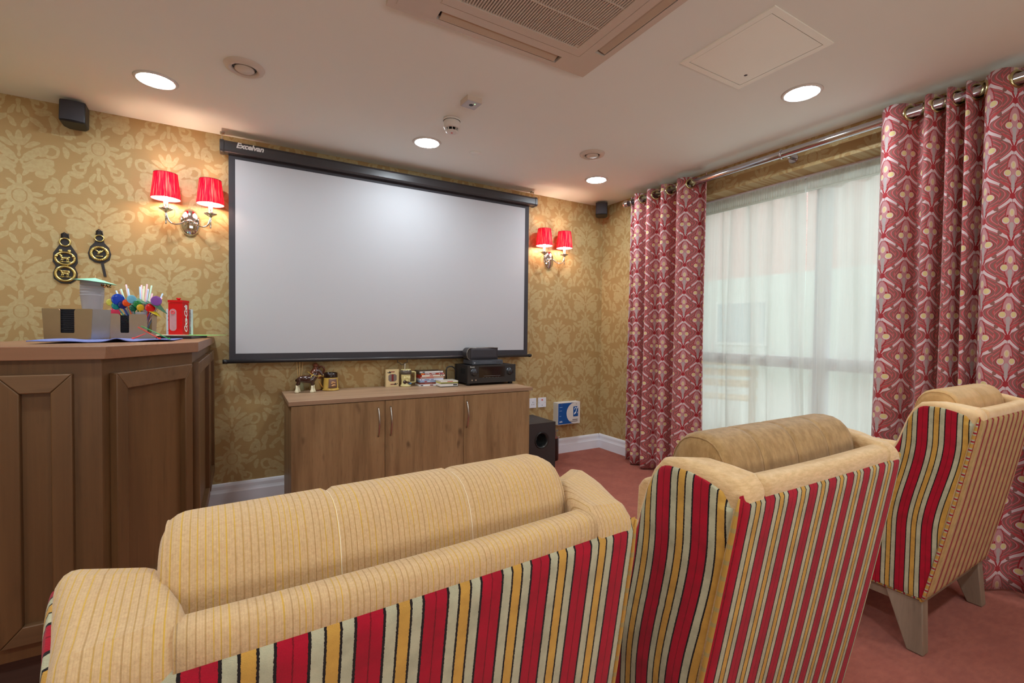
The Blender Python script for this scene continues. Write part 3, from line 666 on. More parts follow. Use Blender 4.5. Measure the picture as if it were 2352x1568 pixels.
b_ = MB(); brass_ring(b_, 0, .092, .022, .0045); b_.build('buckle', M_BRASS, t)
b_ = MB(); brass_ring(b_, 0, .0, .040, .0065, sq=.85); beast(b_, 0, .002, 1.6); b_.sph((-.036, -.01, .012), .008).sph((.036, -.01, .012), .008).sph((-.018, -.009, .042), (.008, .004, .010)).sph((.018, -.009, .042), (.008, .004, .010)); b_.build('medallion', M_BRASS, t)
b_ = MB(); brass_ring(b_, 0, -.086, .040, .0075); beast(b_, 0, -.084, 1.5); b_.sph((.004, -.010, -.072), (.018, .004, .006)); b_.build('medallion', M_BRASS, t)
t = thing('horse_brass', 'teardrop black leather strap with one brass medallion and a dangling tail', 'horse brass', (-.714, D, 1.60))
MB().prism([(-.014, .115), (.014, .115), (.022, .045), (.042, .02), (.052, -.018), (.045, -.052), (.022, -.07), (0, -.074), (-.022, -.07), (-.045, -.052), (-.052, -.018), (-.042, .02), (-.022, .045)], 1, -.005, -.001, bev=.0015).build('leather_strap', M_LEATH, t)
MB().prism([(.004, -.07), (.018, -.07), (.030, -.15), (.018, -.15)], 1, -.005, -.001, bev=.001).build('strap_tail', M_LEATH, t)
MB().tube([(-.012, -.006, .09), (-.012, -.012, .11), (0, -.015, .12), (.012, -.012, .11), (.012, -.006, .09)], .003, 6).build('hanging_loop', M_LEATH, t)
b_ = MB(); brass_ring(b_, 0, .07, .020, .004, sq=.9); b_.build('buckle', M_BRASS, t)
b_ = MB(); brass_ring(b_, 0, -.018, .036, .0075); brass_ring(b_, 0, -.018, .0405, .0035)
for k in range(26): a = 2*pi*k/26; b_.sph((.038*cos(a), -.014, -.018+.038*sin(a)), .0033, 8, 5)
b_.sph((0, -.010, -.012), (.006, .003, .014), M=Matrix.Rotation(R(30), 4, 'Y')).sph((-.010, -.010, -.004), (.012, .003, .004), M=Matrix.Rotation(R(40), 4, 'Y')).sph((.011, -.010, -.006), (.012, .003, .004), M=Matrix.Rotation(R(-50), 4, 'Y')).sph((0, -.010, -.034), (.018, .003, .004)); b_.build('medallion', M_BRASS, t)

# ================================================================== WALL SOCKETS, HEARING LOOP BOX
def plate(x, z, w_, h, lab, name, kind):
    t = thing(name, lab, 'socket', (x, D, z))
    MB().box((-w_/2, -.009, -h/2), (w_/2, 0, h/2), bev=.003).build('faceplate', M_WHITE, t)
    for sx in (-1, 1): MB().cyl((sx*w_*.38, -.0095, 0), (sx*w_*.38, -.0088, 0), .003, seg=10).build('screw', M_STEEL, t)
    return t
t = plate(2.40, .5, .088, .088, 'square white switched spur with a red neon above the subwoofer', 'wall_socket', 0)
MB().box((-.007, -.0105, .018), (.007, -.0088, .030), bev=.001).build('neon', plain('red neon', (230, 70, 50), .3), t)
MB().cyl((0, -.0098, -.026), (0, -.0088, -.026), .0035, seg=10).build('fuse_screw', M_CHAR, t)
t = plate(2.262, .5, .146, .088, 'white double wall socket half hidden by the sideboard end', 'wall_socket', 0)
for sx in (-.036, .036):
    MB().box((sx-.006, -.0125, .020), (sx+.006, -.0088, .034), bev=.001).build('rocker_switch', M_WHITE, t)
    for dx, dz in ((0, .006), (-.011, -.014), (.011, -.014)): MB().box((sx+dx-.0025, -.0094, dz-.004), (sx+dx+.0025, -.0088, dz+.004)).build('pin_hole', M_BLACK, t)
t = thing('hearing_loop_box', 'white and blue hearing loop box with an ear symbol on the wall', 'control box', (2.665, D, .388), R(0))
bx, bz = .131, .103
MB().box((-bx, -.072, -bz), (bx, 0, bz), bev=.003).build('casing', M_PLAST, t)
M_BLUE = plain('blue print', (20, 84, 158), .4, var=.02)
poly = [(-bx+.005, -bz+.005)]+[( .030-.105*cos(R(a))*1.0+.045, .135*sin(R(a))*.75) for a in range(-80, 81, 8)]+[(-bx+.005, bz-.005)]
poly = [(min(p[0], bx-.01), max(-bz+.005, min(bz-.005, p[1]))) for p in poly]
MB().prism(poly, 1, -.0732, -.0722).build('blue_panel', M_BLUE, t)
MB().box((.050, -.0732, -.035), (.108, -.0722, .060)).build('ear_sign', M_BLUE, t)
M_INK = plain('white print', (236, 240, 246), .5, var=0)
ei = MB(); ei.tube([(.064, -.0734, .028), (.066, -.0734, .042), (.076, -.0734, .050), (.086, -.0734, .046), (.088, -.0734, .034), (.084, -.0734, .020), (.080, -.0734, .008), (.076, -.0734, -.006), (.070, -.0734, -.006)], .003, 6)
ei.box((.0, -.0012, -.0), (.010, 0, .024), Matrix.Translation((.056, -.0732, -.012)) @ Matrix.Rotation(R(35), 4, 'Y')).box((0, -.0012, 0), (.008, 0, .020), Matrix.Translation((.092, -.0732, .042)) @ Matrix.Rotation(R(25), 4, 'Y'))
ei.build('ear_symbol', M_INK, t)
text('symbol_letter', 'T', .018, front(.092, -.0734, -.008), M_INK, t, bold=.0005)
text('logo', 'AFS', .021, front(-.112, -.0734, -.082), M_INK, t, bold=.0006)
for z, l_ in ((.060, .034), (.026, .028), (-.024, .02)): MB().box((-.112, -.0734, z), (-.112+l_, -.0731, z+.004)).build('print_line', plain('pale blue print', (150, 180, 220), .5), t)
MB().box((.040, -.0734, -.068), (.104, -.0731, -.061)).box((.010, -.0734, -.082), (.104, -.0731, -.077)).build('print_line', plain('grey print', (96, 92, 104), .5), t)
for x in (-.085, .085): MB().cyl((x, -.0735, bz-.018), (x, -.0722, bz-.018), .004, seg=12).build('screw', M_STEEL, t)

# ================================================================== CURTAIN POLE
RX, RZ = 2.97, 2.302
t = thing('curtain_pole', 'thick chrome curtain pole with ball ends above the window', 'curtain pole', (RX, 0, RZ))
MB().cyl((0, .50, 0), (0, 3.05, 0), .0235, seg=28).build('pole', M_ROD, t)
for y, s in ((3.05, 1), (.50, -1)):
    MB().sph((0, y+s*.030, 0), .036, 24, 16).cyl((0, y-.004*s, 0), (0, y+.012*s, 0), .027, seg=24).build('ball_finial', M_ROD, t)
for y in (3.0, 1.70, .56): 
    MB().tube([(W-RX, y, .0), (.045, y, .0)], .009, 10).cyl((W-RX-.006, y, 0), (W-RX, y, 0), .03, seg=20).tube([(.0255*cos(a), y, .0255*sin(a)) for a in [2*pi*k/24 for k in range(24)]], .006, 8, closed=True).build('bracket', M_ROD, t)

def drape(name, lab, ys, amp, ztop, zbot, x0, mat, n=60, uoff=0, eyelets=True, ph=0, flare=0, jitter=.0, group=None, omega=0):
    """ys: fold boundaries along y (zero crossings of the wave)"""
    pts = []; K = 16
    for i in range(len(ys)-1):
        s = 1 if i % 2 == ph else -1; wdt = abs(ys[i+1]-ys[i])
        for k in range(K):
            u = k/K; dy = (ys[i+1]-ys[i]); pts.append((ys[i]+dy*u-omega*dy*sin(2*pi*u), s*amp*abs(sin(pi*u))*min(1.1, .6+wdt/.12*.45)))
    pts.append((ys[-1], 0.0))
    L = [0]
    for a, b in zip(pts, pts[1:]): L.append(L[-1]+math.hypot(b[0]-a[0], b[1]-a[1]))
    nz = 30; mb = MB(); rnd = random.Random(len(ys)*7+int(uoff*100)); phs = [rnd.uniform(0, 6) for _ in range(6)]
    def fn(u, v):
        i = min(int(round(u*(len(pts)-1))), len(pts)-1); y, x = pts[i]; z = ztop+(zbot-ztop)*v
        yc_ = (ys[0]+ys[-1])/2; y2 = yc_+(y-yc_)*(1+flare*v)
        y2 += jitter*v*sin(y*23+phs[0]+v*2.2)+jitter*.6*v*sin(y*57+phs[1]+v*4)
        x2 = x*(1+.18*v*sin(y*31+phs[2]))+jitter*.7*v*sin(y*40+v*5+phs[3])
        return Vector((x0+x2, y2, z))
    mb.grid(fn, len(pts)-1, nz, lambda u, v: (L[min(int(round(u*(len(pts)-1))), len(pts)-1)]+uoff, ztop+(zbot-ztop)*v))
    return mb, pts
def curtain(lab, ys, uoff, ph, ends, flare, jit):
    mb, pts = drape('curtain', lab, ys, .058, 2.352, .012, RX, M_CURT, uoff=uoff, ph=ph, flare=flare, jitter=jit, omega=.03)
    t = thing('curtain', lab, 'curtain', (0, 0, 0), 0)
    o = mb.build('cloth', M_CURT, t); sd = o.modifiers.new('thickness', 'SOLIDIFY'); sd.thickness = .003; sd.offset = 0
    for i, y in enumerate(ys[1:-1] if not ends else ends):
        s = (1 if i % 2 == 0 else -1)
        if ph: s = -s
        # cloth tangent direction at crossing
        dirv = Vector((s*-.90, -.44 if ys[0] > ys[-1] else .44, 0)).normalized(); nrm = Vector((dirv.y, -dirv.x, 0))
        c = Vector((RX, y, RZ))
        MB().tube([c+dirv*.033*cos(a)+Vector((0, 0, 1))*.033*sin(a) for a in [2*pi*k/28 for k in range(28)]], .0085, 8, closed=True).build('eyelet', M_RING, t)
    return t
curtain('art nouveau patterned red curtain left of the window, nearest the room corner', [3.02, 2.955, 2.885, 2.815, 2.74, 2.665, 2.59, 2.51, 2.395, 2.255], 0, 0, None, .02, .010)
curtain('art nouveau patterned red curtain right of the window, behind the rightmost armchair', [1.165, 1.045, .985, .94, .90, .865, .83, .80, .765, .665, .585], .35, 1, None, .04, .006)

# net curtains
def net(lab, ya, yb, lean, uo):
    n = int(abs(yb-ya)/.07); ys = [ya+(yb-ya)*i/n for i in range(n+1)]
    rnd = random.Random(int(uo*10)+3); wts = [rnd.uniform(.5, 1.6) for _ in range(n)]; tot = sum(wts); acc = 0; ys = [ya]
    for w_ in wts: acc += w_; ys.append(ya+(yb-ya)*acc/tot)
    mb, pts = drape('net', lab, ys, .020, 2.20, .135, 3.300, M_SHEER, jitter=.022, uoff=uo)
    def sh(c):
        k = (2.2-c.z)/2.07; return Vector((c.x, c.y+lean*k*((c.y-ya)/(yb-ya))**3, c.z))
    mb.xform(sh)
    t = thing('net_curtain', lab, 'curtain'); mb.build('voile', M_SHEER, t)
    hd = MB(); m_ = int(abs(yb-ya)/.009)
    def hf_(u, v): 
        y = ya+(yb-ya)*u; return Vector((3.276+.0035*sin(u*m_*pi)*(1-.4*v), y, 2.214-.085*v))
    hd.grid(hf_, m_*3, 2); 
    hd.build('gathered_heading', M_SHEER, t)
    MB().box((3.281, min(ya, yb), 2.118), (3.2835, max(ya, yb), 2.14)).build('heading_tape', M_SHEER, t)
net('white net curtain covering the left half of the window', 2.70, 1.715, -.05, 0)
net('white net curtain covering the right half of the window', 1.705, .60, .08, 1.3)
struct(MB().box((3.262, WY0+.01, 2.2135), (3.298, WY1-.01, 2.2225), bev=.002).build('trim_2', M_WHITE))

# ================================================================== BAR
BZ = 1.10
bar = thing('bar_counter', 'dark wood panelled bar counter with canted corner along the left', 'bar counter', (0, 0, 0))
def loop_(o, inner): return [(-2.0, 1.84+o), (-.36-.637*o, 1.84+o), (-.155-o, 2.28+.221*o), (-.155-o, D-.004)]+inner
inner = [(-.76, D-.004), (-.76, 2.42), (-2.0, 2.42)]
MB().prism(loop_(0, inner), 2, 1.06, BZ, bev=.002).build('countertop', M_BARTOP, bar)
inner2 = [(-.72, D-.004), (-.72, 2.38), (-2.0, 2.38)]
MB().prism(loop_(.022, inner2), 2, .185, 1.06, bev=.001).build('body', M_BAR, bar)
MB().prism(loop_(.075, [(-.70, D-.004), (-.70, 2.36), (-2.0, 2.36)]), 2, .001, .185).build('plinth', wood('dark bar plinth', (60, 42, 34), (74, 52, 42), (84, 60, 50), 0, .6, .5, False), bar)
def panel(A, d, s0, s1, z0, z1, wd=.047, wz=.054, th=.024):
    A = Vector((*A, 0)); d = Vector((*d, 0)); n = Vector((d.y, -d.x, 0))
    M = Matrix((( d.x, -n.x, 0, A.x), (d.y, -n.y, 0, A.y), (0, 0, 1, 0), (0, 0, 0, 1)))   # local: s, -n, z
    MB().box((s0+wd*.8, -.004, z0+wz*.8), (s1-wd*.8, .002, z1-wz*.8), M).build('inset_panel', M_BAR, bar)
    def pc(p, mat): MB().prism(p, 1, -th, .001, bev=.003, M=M).build('frame_member', mat, bar)
    g = .0006
    pc([(s0, z1), (s1, z1), (s1-wd, z1-wz), (s0+wd, z1-wz)], M_BARH); pc([(s0, z0), (s0+wd, z0+wz), (s1-wd, z0+wz), (s1, z0)], M_BARH)
    pc([(s0, z0+g), (s0, z1-g), (s0+wd, z1-wz-g), (s0+wd, z0+wz+g)], M_BAR); pc([(s1, z0+g), (s1-wd, z0+wz+g), (s1-wd, z1-wz-g), (s1, z1-g)], M_BAR)
for s0, s1 in ((-.596, -.437), (-.85, -.64), (-1.12, -.90)): panel((0, 1.862), (1, 0), s0, s1, .235, 1.018)
dl = math.hypot(.197, .423)
panel((-.374, 1.862), (.197/dl, .423/dl), .030, .430, .235, 1.014)
panel((-.177, 2.285), (0, 1), .02, .74, .235, 1.016); panel((-.177, 2.285), (0, 1), .79, 1.22, .235, 1.016)

# --- things on the bar
def napkin_holder(lab, x, y, rz, wd, dp, h, slots):
    t = thing('napkin_holder', lab, 'napkin holder', (x, y, BZ+.0035), rz)
    th = .0015
    def face(yy, x0, x1, gaps, bot=.028):
        # a plate with rounded U slots, traced as one outline
        pts = [(x0+.004, 0)]; pts = [(x0*.93, 0), (x0, h)]
        for a, b in gaps:
            r = .012
            for k in range(7): t_ = pi/2-(pi/2)*k/6; pts.append((a-r+r*cos(t_), h-r+r*sin(t_)))
            pts += [(a, bot+.003), (a+.003, bot), (b-.003, bot), (b, bot+.003)]
            for k in range(7): t_ = pi-(pi/2)*k/6; pts.append((b+r+r*cos(t_), h-r+r*sin(t_)))
        pts += [(x1, h), (x1*.93, 0)]
        return MB().prism(pts, 1, yy-th/2, yy+th/2)
    m_ = face(-dp/2, -wd/2, wd/2, slots); m_.build('front_plate', M_STEEL, t)
    face(dp/2, -wd/2, wd/2, slots).build('back_plate', M_STEEL, t)
    e = MB(); e.box((-wd/2*.93, -dp/2, 0), (wd/2*.93, dp/2, .002))
    for s in (-1, 1): e.add([(s*wd/2*.93, -dp/2, 0), (s*wd/2*.93, dp/2, 0), (s*wd/2, dp/2, h), (s*wd/2, -dp/2, h)], [(0, 1, 2, 3)])
    o = e.build('end_plates', M_STEEL, t); sd = o.modifiers.new('t', 'SOLIDIFY'); sd.thickness = .0015
    return t
M_NAP = plain('black paper napkins', (24, 22, 28), .9, var=.15, vs=300)
def naps(lab, x, y, rz, wd, dp, h, n=14):
    t = thing('napkin_stack', lab, 'napkins', (x, y, BZ+.006), rz)
    for i in range(n): 
        z = i*h/n; MB().box((-wd/2, -dp/2, z), (wd/2, dp/2, z+h/n*.8), bev=.0008, seg=1).build('napkin', M_NAP, t)
hx, hy = -.600, 2.612
napkin_holder('wide brushed steel napkin holder, leftmost on the bar', hx, hy, R(-24), .19, .10, .128, [(-.026, .026)])
naps('black paper napkins in the leftmost steel holder', hx, hy, R(-24), .150, .085, .126)
h2x, h2y = -.462, 2.79; ccx, ccy = h2x+.040, h2y+.021
napkin_holder('polished steel straw and napkin holder with two slots, beside the leftmost holder', h2x, h2y, R(28), .185, .12, .115, [(-.050, -.018), (.052, .070)])
naps('black paper napkins in the two-slot steel holder', h2x-.030, h2y-.016, R(28), .058, .08, .108)
M_CUP = clear('clear tumbler plastic', (235, 232, 238), .1, .55)
def tumbler(lab, x, y, z, r, h, mat=M_CUP, tilt=None, grp=None):
    mb = MB().lathe([(r*.72, 0), (r*.74, h*.1), (r*.95, h*.97), (r, h), (r*.93, h*.97), (r*.70, .003), (0, .003)], seg=28)
    if tilt: mb.xf(tilt)
    o = mb.build('plastic_cup', mat); o.location = (x, y, z); return tag(o, lab, 'cup', grp)
tumbler('clear plastic cup of straws and spoon stirrers in the two-slot holder', ccx, ccy, BZ+.008, .036, .122)
M_FROST = clear('frosted cup plastic', (214, 208, 214), .35, .25)
tumbler('tall frosted plastic cup of cocktail sticks behind the steel holders', -.640, 2.90, BZ+.001, .050, .10, M_FROST)
# a stack of clear cups (nested) standing behind
for i in range(6): tumbler('%s clear disposable cup of the nested stack behind the straws' % ['bottom', 'second lowest', 'third lowest', 'third highest', 'second highest', 'topmost'][i], -.615, 2.91, BZ+.104+i*.014, .046, .105, M_FROST, None, 'nested clear cups behind the straws')
SC = [('pale blue', (186, 208, 236)), ('pale pink', (238, 190, 196)), ('pale green', (200, 226, 200)), ('cream', (236, 230, 190))]
def straw(i, px, py, pz, dx, dy, L_, c, lab):
    m_ = plain('straw '+c[0], c[1], .4, var=0); d = Vector((dx, dy, 1)).normalized()
    o = MB().tube([(0, 0, 0), d*L_], .0034, 8, caps=False).build('drinking_straw', m_); o.location = (px, py, pz); tag(o, lab, 'straw', 'straws standing at the %s' % lab.split(' in the ')[-1] if False else 'drinking straws on the bar')
    sd = o.modifiers.new('t', 'SOLIDIFY'); sd.thickness = .0006
rnd = random.Random(4)
for grp_i, (gx, gy, n, lean, where) in enumerate(((ccx-.014, ccy+.006, 6, -.22, 'left bunch'), (ccx+.006, ccy+.008, 7, .06, 'middle bunch'), (ccx+.012, ccy-.006, 4, .30, 'right leaning bunch'))):
    for i in range(n):
        c = SC[[0, 1, 2, 3, 1, 0, 2][i] if grp_i != 2 else [1, 1, 0, 1][i]]
        straw(i, gx+rnd.uniform(-.006, .006), gy+rnd.uniform(-.006, .006), BZ+.012, lean+(-.1+.2*i/(n-1))+rnd.uniform(-.01, .01), rnd.uniform(-.05, .08), .235+rnd.uniform(-.01, .02)-(.03 if grp_i == 2 else 0), c, '%s drinking straw, %s in the %s above the holders' % (c[0], ['leftmost', 'second from left', 'third from left', 'fourth from left', 'fifth from left', 'sixth from left', 'rightmost'][i], where))
SP = [('blue', (16, 70, 190)), ('teal', (10, 140, 140)), ('yellow', (220, 216, 90)), ('light blue', (120, 190, 214)), ('orange', (240, 80, 20)), ('green', (20, 130, 60)), ('red', (232, 30, 30)), ('amber', (226, 180, 30)), ('purple', (146, 84, 170)), ('navy', (20, 36, 110)), ('pink', (236, 60, 100)), ('dark green', (16, 100, 70))]
SPP = [(-.078, .165, .026), (-.086, .135, .018), (-.108, .150, .016), (-.024, .168, .020), (-.044, .150, .017), (.000, .145, .018), (.052, .130, .021), (.012, .130, .016), (.078, .165, .024), (-.060, .140, .018), (-.090, .105, .022), (-.018, .128, .016)]
for (nm, c), (ox, oz, r) in zip(SP, SPP):
    m_ = clear('clear %s plastic' % nm, c, .15, .12)
    t = thing('stirrer_spoon', '%s plastic paddle stirrer fanned out of the bar cup' % nm, 'stirrer', (ccx, ccy, BZ+.02), 0, 'coloured paddle stirrers')
    d = R(-28); tip = Vector((ox*cos(d)-.003, ox*sin(d)*-.3-.035-.01*random.random(), oz))
    MB().tube([(0, 0, 0), tip*.88], .0024, 8).build('stem', m_, t)
    MB().sph(tip, (r*1.0, .003, r*1.0), 18, 10, Matrix.Rotation(R(30), 3, 'Z')).build('paddle', m_, t)
# paper cocktail parasols
def parasol(lab, loc, r, c, tiltM, h=.02):
    t = thing('cocktail_umbrella', lab, 'paper umbrella', loc, 0); mb = MB(); n = 8
    v = [Vector((0, 0, h))]+[Vector((r*cos(2*pi*k/n), r*sin(2*pi*k/n), 0)) for k in range(n)]
    mb.add([tiltM @ p for p in v], [(0, 1+k, 1+(k+1) % n) for k in range(n)]); o = mb.build('canopy', plain('paper '+lab[:12], c, .6, var=.25, vs=40), t)
    sd = o.modifiers.new('t', 'SOLIDIFY'); sd.thickness = .0008
    MB().cyl(tiltM @ Vector((0, 0, -.075)), tiltM @ Vector((0, 0, h+.012)), .0012, seg=8).build('stick', plain('cocktail stick', (200, 160, 110), .6), t)
parasol('mint green paper cocktail umbrella opened above the frosted cup', (-.600, 2.88, BZ+.268), .082, (150, 222, 190), Matrix.Rotation(R(6), 4, 'Y'))
parasol('dark green paper cocktail umbrella behind the spoon stirrers', (h2x+.03, h2y+.04, BZ+.178), .060, (60, 116, 84), Matrix.Rotation(R(14), 4, 'Y'))
parasol('dark green and black paper cocktail umbrella at the right of the stirrers', (h2x+.105, h2y+.03, BZ+.155), .052, (44, 92, 62), Matrix.Rotation(R(38), 4, 'Y'))
parasol('yellow paper cocktail umbrella below the dark green ones', (h2x+.10, h2y+.0, BZ+.122), .030, (220, 190, 40), Matrix.Rotation(R(30), 4, 'Y'), .012)
fo = MB()
rnd = random.Random(9)
for k in range(60):
    a = rnd.uniform(0, 2*pi); el = rnd.uniform(0, 1.3); d = Vector((cos(a)*cos(el), sin(a)*cos(el), sin(el))); c0 = Vector((rnd.uniform(-.034, .034), 0, 0)); fo.mi = rnd.randrange(3)
    p = c0+d*rnd.uniform(.01, .022); q = d.orthogonal()*.003; fo.add([c0, p+q, p-q], [(0, 1, 2)])
o = fo.build('foil_cocktail_picks', [plain('amber foil', (180, 110, 20), .25, .8), plain('slate foil', (60, 84, 104), .25, .8), plain('copper foil', (190, 120, 84), .25, .8)], kind='stuff'); o.location = (-.59, 2.90, BZ+.245)
tag(o, 'tangle of amber and blue foil cocktail picks under the mint umbrella', 'cocktail picks')
# loose stirrers lying on the bar
def stick(lab, a, b, c):
    a, b = Vector(a), Vector(b); o = MB().tube([Vector(), b-a], .002, 8).sph(b-a, .0052, 12, 8).build('stirrer_stick', plain('stick '+lab[:8], c, .35, var=0)); o.location = a; tag(o, lab, 'stirrer')
stick('red ball-ended stirrer leaning from the holder onto the bar edge', (-.395, 2.585, BZ+.058), (-.300, 2.43, BZ+.0105), (236, 36, 24))
stick('green stirrer leaning beside the red one', (-.385, 2.60, BZ+.063), (-.275, 2.50, BZ+.008), (60, 170, 90))
stick('short red ball-ended stirrer lying by the holder foot', (-.365, 2.55, BZ+.03), (-.395, 2.47, BZ+.010), (240, 50, 36))
# blue cloth
cl = MB()
def cf(u, v):
    x = -.600+.345*u; y = 2.07+.42*v+.33*u
    return Vector((x, y, BZ+.0022+.005*max(0, sin(u*9+v*2))*(1-v)+(.012*math.exp(-((u-.55)/.06)**2)*(1-v))+(.006*math.exp(-(u/.08)**2))))
cl.grid(cf, 50, 16)
o = cl.build('bar_cloth', plain('blue bar towel', (112, 124, 186), .85, var=.15, vs=25)); sd = o.modifiers.new('t', 'SOLIDIFY'); sd.thickness = .003; sd.offset = 1
tag(o, 'flat blue bar cloth under the steel holders at the counter edge', 'cloth')
# black tray, papers, canister, booklet
t = thing('bar_tray', 'low black box tray under the red canister at the counter end', 'tray', (-.285, 3.13, BZ+.001), R(-7))
MB().box((-.085, -.21, 0), (.085, .17, .012), bev=.002).build('tray_body', M_BLACK, t)
tag(MB().box((-.12, -.02, 0), (.12, .25, .0012), Matrix.Translation((-.285, 3.185, BZ+.0135)) @ Matrix.Rotation(R(-22), 4, 'Z')).build('paper_sheet', plain('green card', (150, 220, 124), .6)), 'bright green card poking out from under the red canister', 'paper')
tag(MB().box((-.09, -.11, 0), (.09, .13, .001), Matrix.Translation((-.36, 3.16, BZ+.0149)) @ Matrix.Rotation(R(12), 4, 'Z')).build('paper_sheet', plain('cream paper', (226, 222, 196), .6)), 'cream paper sheet left of the red canister', 'paper')
CZ = BZ+.0162
t = thing('straw_canister', 'red retro tin straw dispenser with white script lettering and knobbed lid', 'canister', (-.316, 3.28, CZ), R(-20))
M_CRED = plain('red enamel', (206, 12, 22), .25, var=.03)
MB().box((-.036, -.036, 0), (.036, .036, .183), bev=.007, seg=3).build('tin_body', M_CRED, t)
MB().box((-.038, -.038, .184), (.038, .038, .198), bev=.006, seg=3).build('lid', M_CRED, t)
MB().lathe([(0, .213), (.010, .212), (.013, .208), (.009, .204), (.005, .200), (.006, .198)], seg=20).build('lid_knob', M_CRED, t)
wn = [(-.014+.0, .035)]; ww = .018
poly = [(-.012+ww*cos(a), .040+ww*sin(a)) for a in [pi+pi*k/12 for k in range(13)]]+[(-.012+ww*cos(a), .130+ww*sin(a)) for a in [pi*k/12 for k in range(13)]]
MB().prism(poly, 1, -.0372, -.0358).build('window', plain('pinkish window', (190, 140, 150), .2, var=.15, vs=60), t)
MB().tube([(-.012+.008*cos(2*pi*k/20), -.038, .128+.008*sin(2*pi*k/20)) for k in range(20)], .003, 6, closed=True).build('straw_end', plain('red straw', (240, 70, 80), .4), t)
text('script_lettering', 'Coca-Cola', .044, Matrix.Translation((.0365, -.030, .010)) @ Matrix.Rotation(pi/2, 4, 'Z') @ Matrix.Rotation(pi/2, 4, 'X') @ Matrix.Translation((.046, 0, 0)) @ Matrix.Rotation(pi/2, 4, 'Z') , M_INK, t, shear=.45, bold=.0006, spacing=.82)
t = thing('menu_box', 'white and silver foil box standing behind the red canister', 'box', (-.318, 3.345, CZ), R(-20))
MB().box((-.066, -.010, 0), (.066, .012, .150), bev=.002).build('carton', plain('bluish white card', (206, 216, 226), .5), t)
fm = MB()
def ff(u, v): return Vector((.030+.036*u, -.0115-.003*abs(sin(u*17+v*5))*abs(sin(v*23)), .002+.145*v))
fm.grid(ff, 14, 40); fm.build('foil_strip', plain('crinkled foil', (210, 214, 216), .25, .6), t)
for z in (.02, .082, .105): MB().box((-.058, -.0112, z), (-.042, -.0098, z+.006)).build('print_mark', plain('teal print', (110, 150, 150), .5), t)

# ================================================================== SIDEBOARD
SZ = .725
sb = thing('sideboard', 'long wood-grain sideboard with three doors under the projector screen', 'sideboard', (0, 0, 0))
MB().box((.235, 2.995, SZ-.024), (1.945, D-.004, SZ), bev=.0015).build('top', M_OAKTOP, sb)
MB().box((.250, 3.022, .002), (1.918, D-.008, SZ-.026)).build('carcass', M_OAK2, sb)
for (a, b), hxs, mt in zip(((.250, .8025), (.8055, 1.3635), (1.3665, 1.918)), (.760, .8395, 1.387), (M_OAK, M_OAK2, M_OAK)):
    dr = MB().box((a, 3.0, .012), (b, 3.019, SZ-.029), bev=.0008).build('door', mt, sb)
    pts = [(hxs, 3.0-.030*sin(pi*k/14)**.7 if 0 < k < 14 else 3.0, .465+.190*k/14) for k in range(15)]
    MB().tube(pts, [.0045+.0018*sin(pi*k/14) for k in range(15)], 10).build('handle', M_STEEL, dr)

